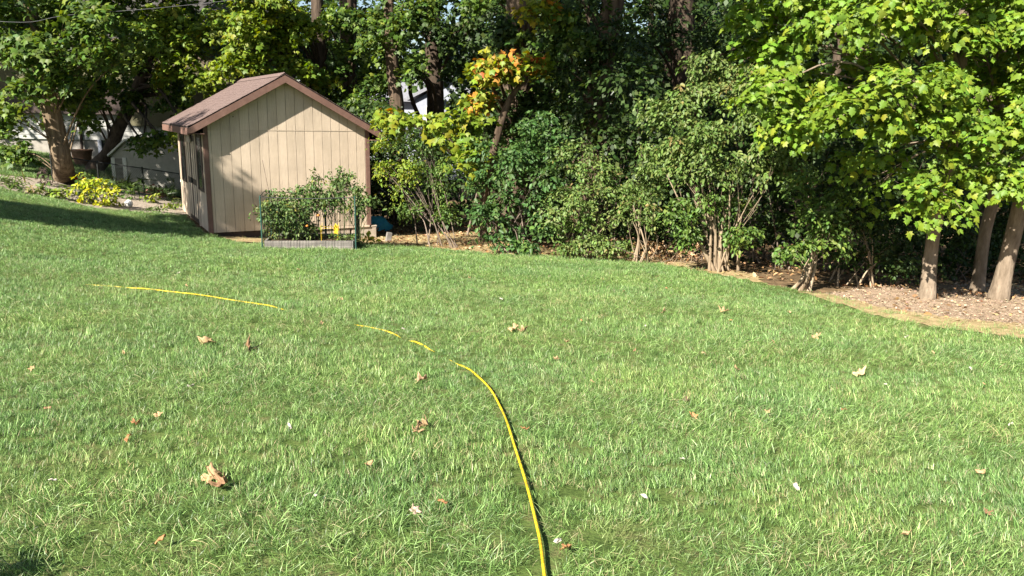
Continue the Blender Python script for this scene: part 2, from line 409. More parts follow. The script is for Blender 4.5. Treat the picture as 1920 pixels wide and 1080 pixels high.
def shrub(name, label, base_px, Y, lobes, pals, tpl=OVAL, size=.075, stem_m=TWIG, n_stems=9, group=None, k=1.05, r=.19, n_per=24, seed=0,
          twig_frac=.3, spread=.25, stem_r=.014, category='shrub', base=None, m=LEAF_GLOSS, above=.05, clump=False, **kw):
    rng = np.random.default_rng(5000 + seed)
    b = onground(base_px, Y) if base is None else np.asarray(base, float)
    rt = thing(name, label, category, tuple(b), 0, group)
    lob0 = lobes
    if clump: lobes = clumps(rng, lobes)
    pos, lid = crown(rng, 'crown', rt, b, lobes, pals, tpl, size, r, n_per, k, m=m, above=above, **kw)
    for i in range(n_stems):
        li = i % len(lobes); c = np.asarray(lobes[li][0]); rd = np.asarray(lobes[li][1])
        a = np.array([rng.normal(0, spread), rng.normal(0, spread * .6), 0.]); a[2] = gz(b[0] + a[0], b[1] + a[1]) - b[2] - .06
        e = (c - b + rng.normal(0, .45, 3) * rd) * rng.uniform(.6, .9)
        mid = a * .5 + e * .5 + np.array([0, 0, .1]) + rng.normal(0, .08, 3)
        pts = catmull([a, mid, e], 6); r0 = stem_r * rng.uniform(.6, 1.5)
        V, F = tube(pts, [r0, r0 * .6, r0 * .15], 6, .08, rng); trimesh('stem', V, np.array(F), stem_m, rt, smooth=True)
        sel = np.where(lid == li)[0]; sel = sel[rng.random(len(sel)) < twig_frac][:40]
        if len(sel):
            s_idx = rng.integers(len(pts) // 3, len(pts), len(sel))
            twigs(rng, rt, np.zeros(3), pts[s_idx], pos[sel] - b, .006, .002, stem_m)
    return rt

def L(px, py, Y, rx, ry, rz, wt=1.0, pi=0):
    if py <= -100: Y = Y + 3.2      # unseen high lobes pushed back so sun reaches the leaves below
    return (WP(px, py, Y), (rx, ry, rz), wt, pi)

# ------------------------------------------------------------------ ground, lawn, mulch
def sheet(name, xs, ys, zoff, m, maskf=None):
    X, Y = np.meshgrid(xs, ys); Z = g(X, Y) + zoff
    V = np.stack([X, Y, Z], -1).reshape(-1, 3); nx, ny = len(xs), len(ys)
    I = np.arange(nx * ny).reshape(ny, nx)
    F = np.stack([I[:-1, :-1], I[:-1, 1:], I[1:, 1:], I[1:, :-1]], -1).reshape(-1, 4)
    if maskf is not None:
        c = V[F].mean(1); F = F[maskf(c[:, 0], c[:, 1])]
        used = np.unique(F); remap = np.full(len(V), -1); remap[used] = np.arange(len(used)); V = V[used]; F = remap[F]
    return struct(trimesh(name, V, F, m, smooth=True))

LITTER = mat('forest_floor', (.07, .05, .03), (.24, .16, .09), 5, .98, .9, bscale=30, spec=.1, c3=(.13, .09, .05))
MULCH = mat('wood_mulch', (.17, .12, .08), (.40, .31, .22), 5, .98, .8, bscale=40, spec=.1, c3=(.29, .215, .15))
def lawnmat():
    m = mat('lawn_soil', (.03, .05, .012), (.12, .11, .05), 6, .98, .6, bscale=50, spec=.1, c3=(.08, .12, .03)); return m
GRAVEL = mat('pale_gravel', (.16, .125, .09), (.46, .40, .33), 22, .95, .7, bscale=70, spec=.1)

gx = np.unique(np.concatenate([np.linspace(-160, -30, 14), np.linspace(-30, 25, 111), np.linspace(25, 160, 14)]))
gy = np.unique(np.concatenate([np.linspace(-40, -4, 8), np.linspace(-4, 40, 89), np.linspace(40, 300, 20)]))
sheet('ground', gx, gy, -.03, LITTER)

# lawn outline: pixels along its far edge, then round behind the camera
edge_px = [(1990, 628), (1920, 616), (1780, 602), (1650, 582), (1545, 551), (1440, 533), (1330, 510), (1200, 491), (1100, 484), (960, 479), (860, 470), (760, 461), (690, 458), (560, 455), (470, 458), (415, 446)]
EDGE = [GP(*p)[:2] for p in edge_px]
sh_r = np.array([math.cos(.515), math.sin(.515)]); sh_b = np.array([-math.sin(.515), math.cos(.515)]); sh_o = np.array([-6.682, 17.258])
EDGE += [tuple(sh_o - sh_r * .1), tuple(sh_o - sh_r * .15 + sh_b * 3.2)]
bed_front = [(340, 404), (262, 397), (180, 391), (110, 375), (45, 364), (15, 356)]
BEDF = [GP(*p)[:2] for p in bed_front]
EDGE += BEDF + [(-22, 24.0), (-30, 26), (-30, -6), (14, -6), (14, 8)]
POLY = np.array(EDGE)
def inpoly(x, y, poly=None):
    poly = POLY if poly is None else poly
    x = np.asarray(x); y = np.asarray(y); r = np.zeros(x.shape, bool); n = len(poly)
    for i in range(n):
        x1, y1 = poly[i]; x2, y2 = poly[(i + 1) % n]
        c = ((y1 > y) != (y2 > y)) & (x < (x2 - x1) * (y - y1) / (y2 - y1 + 1e-12) + x1); r ^= c
    return r
def edgedist(x, y, pts):
    d = np.full(np.shape(x), 1e9)
    for (x1, y1), (x2, y2) in zip(pts[:-1], pts[1:]):
        vx, vy = x2 - x1, y2 - y1; t = np.clip(((x - x1) * vx + (y - y1) * vy) / (vx * vx + vy * vy + 1e-9), 0, 1)
        d = np.minimum(d, np.hypot(x - x1 - t * vx, y - y1 - t * vy))
    return d
sheet('lawn', np.arange(-24, 14, .16), np.arange(-3, 26, .16), .0, lawnmat(), lambda x, y: inpoly(x, y))
POLY2 = np.array([(-34, 21.5), (-14.8, 21.3), (-12.6, 23.5), (-9.2, 24.6), (-9.2, 30.5), (-34, 30.5)])
sheet('back_lawn', np.arange(-34, -9, .3), np.arange(21, 31, .3), .0, bpy.data.materials['lawn_soil'], lambda x, y: inpoly(x, y, POLY2))
mulch_poly = np.array([GP(*p)[:2] for p in [(2300, 720), (1920, 640), (1780, 622), (1650, 598), (1525, 553), (1600, 541), (1720, 535), (1830, 530), (1960, 535), (2300, 570)]])
sheet('mulch_bed', np.arange(2, 20, .15), np.arange(6, 18, .15), -.012, MULCH, lambda x, y: inpoly(x, y, mulch_poly))
bed_poly = np.array(list(BEDF) + [(-14.5, 21.5), (-12.5, 23.6), (-8.9, 23.4), (-8.6, 21.0)])
sheet('flower_bed', np.arange(-17, -7, .15), np.arange(15, 26, .15), .004, GRAVEL, lambda x, y: inpoly(x, y, bed_poly) & ~inpoly(x, y))
# worn straw-coloured ground along the shed and the shrub edge
DIRT = mat('dry_grass_soil', (.20, .15, .07), (.42, .33, .18), 9, .98, .6, bscale=40, spec=.1, c3=(.30, .23, .12))
dirt_poly = np.array([GP(*p)[:2] for p in [(415, 450), (560, 456), (690, 462), (860, 474), (960, 482), (1100, 487), (1200, 494), (1330, 513), (1440, 535), (1420, 515), (1330, 495), (1200, 478), (1050, 470), (930, 440), (860, 425), (780, 436), (700, 442), (600, 440), (415, 434)]])
sheet('dry_ground', np.arange(-9, 8, .12), np.arange(10, 24, .12), -.008, DIRT, lambda x, y: inpoly(x, y, dirt_poly))

edge_strip = np.array([GP(*p)[:2] for p in [(1990, 620), (1920, 608), (1780, 596), (1650, 576), (1560, 553), (1500, 548), (1640, 592), (1780, 618), (1920, 636), (1990, 650)]])
sheet('worn_lawn_edge', np.arange(2, 9, .1), np.arange(7, 13, .1), .008, DIRT, lambda x, y: inpoly(x, y, edge_strip))
# ------------------------------------------------------------------ hose path (needed by the grass)
hose_px = [(1024, 1110), (1019, 1060), (1010, 1000), (992, 925), (965, 835), (942, 770), (918, 728), (882, 692), (835, 664), (785, 640), (748, 626), (686, 608), (610, 592), (515, 573), (430, 560), (350, 548), (280, 540), (225, 534), (120, 526), (-40, 515)]
HP = np.array([GP(*p, h=.03) for p in hose_px])
HOSE_PATH = catmull(HP, 40)

# ------------------------------------------------------------------ grass (uncountable: one object of instanced tufts)
def grassmat():
    m = bpy.data.materials.new('grass_blade'); m.use_nodes = True
    n = m.node_tree.nodes; l = m.node_tree.links; p = n['Principled BSDF']; out = n['Material Output']
    a = n.new('ShaderNodeAttribute'); a.attribute_name = 'col'
    ge = n.new('ShaderNodeNewGeometry')
    no = n.new('ShaderNodeTexNoise'); no.inputs['Scale'].default_value = .9; no.inputs['Detail'].default_value = 5
    l.new(ge.outputs['Position'], no.inputs['Vector'])
    cr = n.new('ShaderNodeValToRGB'); e = cr.color_ramp.elements
    e[0].position = .34; e[0].color = (.88, .93, .93, 1); e[1].position = .68; e[1].color = (1.14, 1.07, .95, 1)
    l.new(no.outputs['Fac'], cr.inputs[0])
    mx = n.new('ShaderNodeMix'); mx.data_type = 'RGBA'; mx.blend_type = 'MULTIPLY'; mx.inputs[0].default_value = 1
    l.new(a.outputs['Color'], mx.inputs[6]); l.new(cr.outputs[0], mx.inputs[7])
    no2 = n.new('ShaderNodeTexNoise'); no2.inputs['Scale'].default_value = 1.7; no2.inputs['Detail'].default_value = 6; no2.inputs['Roughness'].default_value = .7
    l.new(ge.outputs['Position'], no2.inputs['Vector'])
    c2 = n.new('ShaderNodeValToRGB'); c2.color_ramp.elements[0].position = .56; c2.color_ramp.elements[0].color = (0, 0, 0, 1); c2.color_ramp.elements[1].position = .78; c2.color_ramp.elements[1].color = (.6, .6, .6, 1)
    l.new(no2.outputs['Fac'], c2.inputs[0])
    mx2 = n.new('ShaderNodeMix'); mx2.data_type = 'RGBA'; l.new(c2.outputs[0], mx2.inputs[0]); l.new(mx.outputs[2], mx2.inputs[6]); mx2.inputs[7].default_value = (.36, .33, .15, 1)
    mx = mx2
    oi = n.new('ShaderNodeObjectInfo'); hs = n.new('ShaderNodeHueSaturation')
    mr = n.new('ShaderNodeMapRange'); mr.inputs[3].default_value = .75; mr.inputs[4].default_value = 1.25
    l.new(oi.outputs['Random'], mr.inputs[0]); l.new(mr.outputs[0], hs.inputs['Value']); l.new(mx.outputs[2], hs.inputs['Color'])
    l.new(hs.outputs[0], p.inputs['Base Color']); p.inputs['Roughness'].default_value = .42; p.inputs['Specular IOR Level'].default_value = .45
    t = n.new('ShaderNodeBsdfTranslucent'); l.new(hs.outputs[0], t.inputs['Color'])
    ms = n.new('ShaderNodeMixShader'); ms.inputs[0].default_value = .33
    l.new(p.outputs[0], ms.inputs[1]); l.new(t.outputs[0], ms.inputs[2]); l.new(ms.outputs[0], out.inputs['Surface'])
    return m
GRASS = grassmat()
P_GRASS = [(.155, .27, .072, 4), (.205, .33, .108, 3), (.275, .39, .155, 1.8), (.44, .40, .23, .5), (.065, .15, .040, 2.6)]

def tuft(name, rng, nb, rad, h0, h1, wd, dry=0):
    V, F, Cc = [], [], []
    cols = np.array([c[:3] for c in P_GRASS]); wt = np.array([c[3] for c in P_GRASS]); wt[3] += dry; wt = wt / wt.sum()
    for i in range(nb):
        th = rng.random() * 6.283; q = rad * math.sqrt(rng.random()); x, y = q * math.cos(th), q * math.sin(th)
        h = rng.uniform(h0, h1); lean = min(abs(rng.normal(0, .8)), 1.7) * h; la = rng.random() * 6.283
        dx, dy = math.cos(la) * lean, math.sin(la) * lean
        fa = rng.random() * 6.283; wx, wy = math.cos(fa) * wd / 2, math.sin(fa) * wd / 2
        b = len(V); c = cols[rng.choice(len(cols), p=wt)] * math.exp(rng.normal(0, .26))
        for t, wf in ((0, .8), (.45, 1), (.8, .7)):
            cx, cy, cz = x + dx * t ** 1.8, y + dy * t ** 1.8, h * t * (1 - .25 * t * lean / h)
            V += [(cx - wx * wf, cy - wy * wf, cz), (cx + wx * wf, cy + wy * wf, cz)]
        V.append((x + dx, y + dy, h * (1 - .3 * lean / h)))
        F += [(b, b + 1, b + 3), (b, b + 3, b + 2), (b + 2, b + 3, b + 5), (b + 2, b + 5, b + 4), (b + 4, b + 5, b + 6)]
        Cc += [c] * 7
    o = trimesh(name, V, F, GRASS, None, np.array(Cc)); C.objects.unlink(o); return o

def scatter(name, label_kind, pts, rots, scl, protos):
    col = bpy.data.collections.new(name + '_tufts')
    for p in protos: col.objects.link(p)
    me = bpy.data.meshes.new(name); me.vertices.add(len(pts)); me.vertices.foreach_set('co', np.asarray(pts, np.float32).ravel())
    a = me.attributes.new('rot', 'FLOAT_VECTOR', 'POINT'); a.data.foreach_set('vector', np.asarray(rots, np.float32).ravel())
    a = me.attributes.new('scl', 'FLOAT', 'POINT'); a.data.foreach_set('value', np.asarray(scl, np.float32))
    me.update(); o = bpy.data.objects.new(name, me); C.objects.link(o)
    ng = bpy.data.node_groups.new(name + '_nodes', 'GeometryNodeTree')
    ng.interface.new_socket('Geometry', in_out='INPUT', socket_type='NodeSocketGeometry')
    ng.interface.new_socket('Geometry', in_out='OUTPUT', socket_type='NodeSocketGeometry')
    N = ng.nodes; Lk = ng.links
    gi = N.new('NodeGroupInput'); go = N.new('NodeGroupOutput'); ip = N.new('GeometryNodeInstanceOnPoints')
    ci = N.new('GeometryNodeCollectionInfo'); ci.inputs['Collection'].default_value = col
    ci.inputs['Separate Children'].default_value = True; ci.inputs['Reset Children'].default_value = True
    r_ = N.new('GeometryNodeInputNamedAttribute'); r_.data_type = 'FLOAT_VECTOR'; r_.inputs['Name'].default_value = 'rot'
    s_ = N.new('GeometryNodeInputNamedAttribute'); s_.data_type = 'FLOAT'; s_.inputs['Name'].default_value = 'scl'
    e2 = N.new('FunctionNodeEulerToRotation')
    Lk.new(gi.outputs[0], ip.inputs['Points']); Lk.new(ci.outputs[0], ip.inputs['Instance'])
    ip.inputs['Pick Instance'].default_value = True
    Lk.new(r_.outputs['Attribute'], e2.inputs[0]); Lk.new(e2.outputs[0], ip.inputs['Rotation'])
    Lk.new(s_.outputs['Attribute'], ip.inputs['Scale']); Lk.new(ip.outputs[0], go.inputs[0])
    md = o.modifiers.new('tufts', 'NODES'); md.node_group = ng
    return stuff(o)

def grass_points(rng, x0, x1, y0, y1, dens, margin=.0):
    n = int((x1 - x0) * (y1 - y0) * dens)
    x = rng.uniform(x0, x1, n); y = rng.uniform(y0, y1, n)
    k = inpoly(x, y) & (np.abs(x) < .74 * y + 1.2)
    x, y = x[k], y[k]
    # thin out towards the worn edges
    ed = edgedist(x, y, EDGE[:16]); right = np.clip((x - 3) / 3, 0, 1)
    width = .25 + 1.9 * right
    k = rng.random(len(x)) < np.clip(ed / width, .22, 1) ** (.8 + .5 * right)
    x, y = x[k], y[k]
    hp = HOSE_PATH[(HOSE_PATH[:, 1] > y0 - 1) & (HOSE_PATH[:, 1] < y1 + 1)]
    if len(hp):
        d = edgedist(x, y, hp[::4, :2]); near = y < 6.0
        k = (d > np.where(near, .05, .012)); x, y = x[k], y[k]
    return x, y

rg = np.random.default_rng(11)
near = [tuft('grass_tuft', rg, 28, .06, .026, .075, .0030, d) for d in (0, 0, 0, .5, 0, 3.0)]
far = [tuft('grass_tuft', rg, 34, .09, .032, .074, .0046, d) for d in (0, 0, .4, .3)]
shaggy = [tuft('grass_tuft', rg, 16, .06, .06, .115, .0036, d) for d in (0, .6)]
for nm, protos, (y0, y1, xr), dens in (('grass', near + shaggy[:1], (1.6, 6.5, 5.6), 500), ('grass', near + shaggy[:1], (6.5, 11, 9), 300), ('grass', far, (11, 26, 20), 175)):
    x, y = grass_points(rg, -xr, xr, y0, y1, dens)
    pat = np.sin(x * 1.7 + 2 * np.sin(y * .9)) * np.sin(y * 1.3 + np.sin(x * 1.1)) 
    # mown rows run across the slope
    row = .12 * np.sin(y * 2 * math.pi / 1.1)
    s = rg.uniform(.55, .98, len(x)) * (1 + .16 * pat)
    row = .58 * np.tanh(2.2 * np.sin((y + .08 * x) * 2 * math.pi / 2.3))
    tx, ty = rg.normal(0, .17, len(x)) + row, rg.normal(0, .17, len(x)); sp_ = rg.random(len(x)) * 6.283
    rot = np.stack([tx * np.cos(sp_) + ty * np.sin(sp_), -tx * np.sin(sp_) + ty * np.cos(sp_), sp_], -1)
    gr = scatter(nm, '', np.stack([x, y, g(x, y) - .003], -1), rot, s, protos)
    gr['label'] = 'short mown lawn grass'
    print('grass tufts', len(x))

x = rg.uniform(-24, -9, 9000); y = rg.uniform(21.3, 30, 9000); k = inpoly(x, y, POLY2); x, y = x[k], y[k]
gr = scatter('grass', '', np.stack([x, y, g(x, y) - .003], -1), np.stack([rg.normal(0, .16, len(x)), rg.normal(0, .16, len(x)), rg.random(len(x)) * 6.283], -1), rg.uniform(.9, 1.5, len(x)), far)
gr['label'] = 'lawn grass behind the flower bed'
# ------------------------------------------------------------------ garden shed
def build_shed():
    base = (-6.682, 17.258, CAMH - 2.649); yaw = .515
    W, Lh, HS, SL, OR, OE = 3.682, 4.314, 2.227, .558, .243, .334
    PK = W / 2 - .118; HT = 3.476; TH = .07
    rt = thing('garden_shed', 'tan plank garden shed with brown trim and brown shingle roof', 'shed', base, yaw)
    top = lambda s: HT - TH - .02 - SL * abs(s - PK)
    # inner wall body (sheathing behind the boards)
    b = MB(); n_in = .016
    gab = [(n_in, 0, 0), (W - n_in, 0, 0), (W - n_in, 0, top(W - n_in)), (PK, 0, top(PK)), (n_in, 0, top(n_in))]
    b.prism(gab, (0, n_in, 0), (0, Lh, 0)); b.build('wall', TAN, rt)
    # front boards, below and above the seam
    edges = [.075] + [.136 + .2032 * i for i in range(18)]
    edges = [e for e in edges if e < W - .09] + [W - .075]
    gr = .0045
    rb = np.random.default_rng(3)
    for a, c in zip(edges[:-1], edges[1:]):
        x0, x1 = a + gr, c - gr; off = rb.uniform(-.0012, .0012)
        MB().box(x0, x1, off, n_in - .001, .0, HS - .006).build('siding_board', TAN, rt)
        poly = [(x0, 0, HS + .012), (x1, 0, HS + .012), (x1, 0, top(x1))] + ([(PK, 0, top(PK))] if x0 < PK < x1 else []) + [(x0, 0, top(x0))]
        MB().prism(poly, (0, -.004 + off, 0), (0, n_in - .001, 0)).build('siding_board', TAN, rt)
    MB().box(.075, W - .075, -.006, n_in - .002, HS - .005, HS + .011).build('seam_flashing', TAN, rt)
    # corner boards on the gable end
    for x0, x1 in ((-.018, .074), (W - .074, W + .018)):
        xm = .028 if x0 < 1 else W - .028
        MB().prism([(x0, 0, -.01), (x1, 0, -.01), (x1, 0, top(x1) - .002), (x0, 0, top(max(0, min(W, x0))) - .012)], (0, -.016, 0), (0, n_in, 0)).build('corner_board', TRIM, rt)
    # door side: boards
    hl = top(0) - .01
    yy = .105
    MB().box(-.019, n_in, .0175, .10, 0, hl).build('corner_board', TRIM, rt)
    while yy < Lh - .02:
        y1 = min(yy + .2032, Lh - .07)
        MB().box(-.002, n_in - .002, yy + gr, y1 - gr, 0, hl).build('siding_board', TAN, rt)
        yy = y1
        if y1 >= Lh - .071: break
    MB().box(-.019, n_in, Lh - .065, Lh + .015, 0, hl).build('corner_board', TAN, rt)
    # windows with dark shutters
    for y0, y1 in ((.24, 1.08), (2.98, 3.82)):
        wn = MB().box(-.03, -.004, y0, y1, .86, 2.12).build('window', TRIM_DARK, rt)
        MB().box(-.036, -.031, y0 + .2, y1 - .2, .94, 2.04).build('pane', GLASS, wn)
        for q0, q1 in ((y0, y0 + .17), (y1 - .17, y1)):
            MB().box(-.044, -.031, q0 + .005, q1 - .005, .88, 2.10).build('shutter', TRIM_DARK, wn)
        for q in (y0 - .045, y1 + .005):
            MB().box(-.026, -.004, q, q + .04, .84, 2.16).build('window_trim', TAN, wn)
    # double door with tan panels between dark rails
    for q, (y0, y1) in enumerate(((1.28, 1.995), (2.005, 2.72))):
        d = MB().box(-.03, -.004, y0, y1, .03, 2.06).build('door', TRIM_DARK, rt)
        for z0, z1 in ((.14, .92), (1.06, 1.94)):
            for p0, p1 in ((y0 + .12, (y0 + y1) / 2 - .06), ((y0 + y1) / 2 + .06, y1 - .12)):
                MB().box(-.040, -.031, p0, p1, z0, z1).build('door_panel', TAN, d, bevel=.004)
        hy = y1 - .045 if q == 0 else y0 + .045
        MB().box(-.065, -.031, hy - .012, hy + .012, .95, 1.07).build('handle', WIRE, d)
    MB().box(-.034, -.004, 1.20, 1.275, .0, 2.14).build('door_trim', TAN, rt); MB().box(-.034, -.004, 2.725, 2.80, .0, 2.14).build('door_trim', TAN, rt)
    MB().box(-.036, -.004, 1.20, 2.80, 2.142, 2.21).build('door_trim', TRIM_DARK, rt)
    # small pale ornament over the door
    o = MB().prism([(0, 1.72, 1.90), (0, 2.28, 1.90), (0, 2.33, 1.98), (0, 2.0, 2.16), (0, 1.67, 1.98)], (-.075, 0, 0), (-.045, 0, 0)); o.build('door_ornament', CONC, rt)
    # roof decks
    y0, y1 = -OR, Lh + OR
    for sgn, ext in ((-1, PK + OE), (1, W - PK + OE)):
        px = lambda t: PK + sgn * t
        poly = [(px(0), 0, HT - .025), (px(ext), 0, HT - .025 - SL * ext), (px(ext), 0, HT - .025 - SL * ext - .05), (px(0), 0, HT - .075)]
        dk = MB().prism(poly, (0, y0 + .012, 0), (0, y1 - .012, 0)).build('roof', TAR, rt)
        # shingle courses
        ex = .142; nrow = int(ext * math.hypot(1, SL) / ex) + 1; cs = 1 / math.hypot(1, SL)
        for i in range(nrow):
            d1 = ext + .015 - i * ex * cs; d0 = max(d1 - ex * cs * 1.25, 0.0)
            if d1 < .05: break
            bb = MB(); yv = y0 - .012 - rb.random() * .3
            while yv < y1 + .012:
                e = yv + rb.uniform(.2, .36); a_, e_ = max(yv, y0 - .012), min(e - .006, y1 + .012)
                if e_ - a_ > .02:
                    lift = rb.uniform(.006, .012) ; dd = d1 - rb.uniform(0, .008)
                    zz = lambda t, u: HT - .025 - SL * t + u
                    bb.prism([(px(d0), 0, zz(d0, .003)), (px(dd), 0, zz(dd, lift)), (px(dd), 0, zz(dd, lift + .008)), (px(d0), 0, zz(d0, .008))], (0, a_, 0), (0, e_, 0))
                yv = e
            bb.build('shingle_course', SHINGLE, dk)
        # rake boards at both ends and the eave fascia
        for ya, yb in ((y0 - .016, y0 + .011), (y1 - .011, y1 + .016)):
            t0 = .0
            poly = [(px(t0), 0, HT - .05), (px(ext + .01), 0, HT - .05 - SL * (ext + .01)), (px(ext + .01), 0, HT - .19 - SL * (ext + .01) + .03), (px(ext - .10), 0, HT - .20 - SL * (ext - .1)), (px(t0), 0, HT - .205)]
            MB().prism(poly, (0, ya, 0), (0, yb, 0)).build('rake_board', TRIM, rt)
        zf_ = HT - .04 - SL * ext
        MB().box(min(px(ext), px(ext + .022)), max(px(ext), px(ext + .022)), y0 + .0125, y1 - .0125, zf_ - .16, zf_ - .015).build('fascia', TRIM, rt)
        s0, s1 = (px(ext) + .001, -.022) if sgn < 0 else (W + .022, px(ext) - .001)
        MB().box(s0, s1, y0 + .013, y1 - .013, zf_ - .14, zf_ - .125).build('soffit', TRIM, rt)
    # ridge caps
    bb = MB(); yv = y0 - .014
    while yv < y1:
        e = min(yv + .15, y1 + .014)
        bb.add([(PK - .13, yv, HT - .002 - SL * .13), (PK, yv, HT + .012), (PK + .13, yv, HT - .002 - SL * .13), (PK - .13, e, HT + .006 - SL * .13), (PK, e, HT + .02), (PK + .13, e, HT + .006 - SL * .13)], [(0, 1, 4, 3), (1, 2, 5, 4)])
        yv = e
    bb.build('ridge_cap', SHINGLE, rt)
    # skids and blocks below
    MB().box(.05, W - .05, .05, .14, -.34, -.004).build('skid', TRIM_DARK, rt)
    MB().box(.06, W - .04, .16, Lh - .05, -.30, -.012).build('floor_frame', TRIM_DARK, rt)
    MB().box(1.6, W - .02, -.03, .045, -.055, -.008).build('sill_beam', TAN, rt, bevel=.004)
    for x0, x1, z1 in ((W - .46, W + .16, -.06), (W - 1.9, W - .5, -.075)):
        MB().box(x0, x1, .0, .22, -.46, z1).build('foundation_block', CONC, rt, bevel=.012)
    MB().box(W + .02, W + .17, -.01, .2, -.058, -.02).build('foundation_cap', CONC, rt, bevel=.008)
    MB().tube([(.62, -.012, 2.52), (.62, .0, 2.52)], [.012, .012], 8).build('vent_hole', TAR, rt)
    return rt
build_shed()

# wood offcut leaning by the foundation
p = GP(728, 452)
o = MB().box(-.06, .06, -.05, .05, -.05, .17).build('wood_offcut', GREYWOOD, None, bevel=.008, loc=(p[0], p[1], p[2] + .03)); o.rotation_euler = (.1, .18, .4)
tag(o, 'short weathered wood block standing beside the shed foundation', 'wood block')
# blue tarp heap behind the shed corner
def blob(name, c, rad, m, rng, bump=.15, seg=14, rings=8, flat=0):
    V = []; F = []
    for i in range(rings + 1):
        a = math.pi / 2 * i / rings
        for j in range(seg):
            t = j * 2 * math.pi / seg; q = 1 + bump * (math.sin(3 * t + i) * .5 + rng.normal(0, .35))
            V.append((rad[0] * math.cos(t) * math.cos(a) * q, rad[1] * math.sin(t) * math.cos(a) * q, rad[2] * math.sin(a) * (1 + bump * rng.normal(0, .2))))
    for i in range(rings):
        for j in range(seg): F.append((i * seg + j, i * seg + (j + 1) % seg, (i + 1) * seg + (j + 1) % seg, (i + 1) * seg + j))
    b = MB(); b.add(V, F); return b.build(name, m, None, smooth=True, loc=tuple(c))
rb = np.random.default_rng(5)
c = onground(708, 21.5)
tag(blob('tarp_heap', (c[0], c[1], c[2] - .05), (.42, .35, .40), BLUE, rb), 'blue tarpaulin draped over a heap behind the shed', 'tarp')

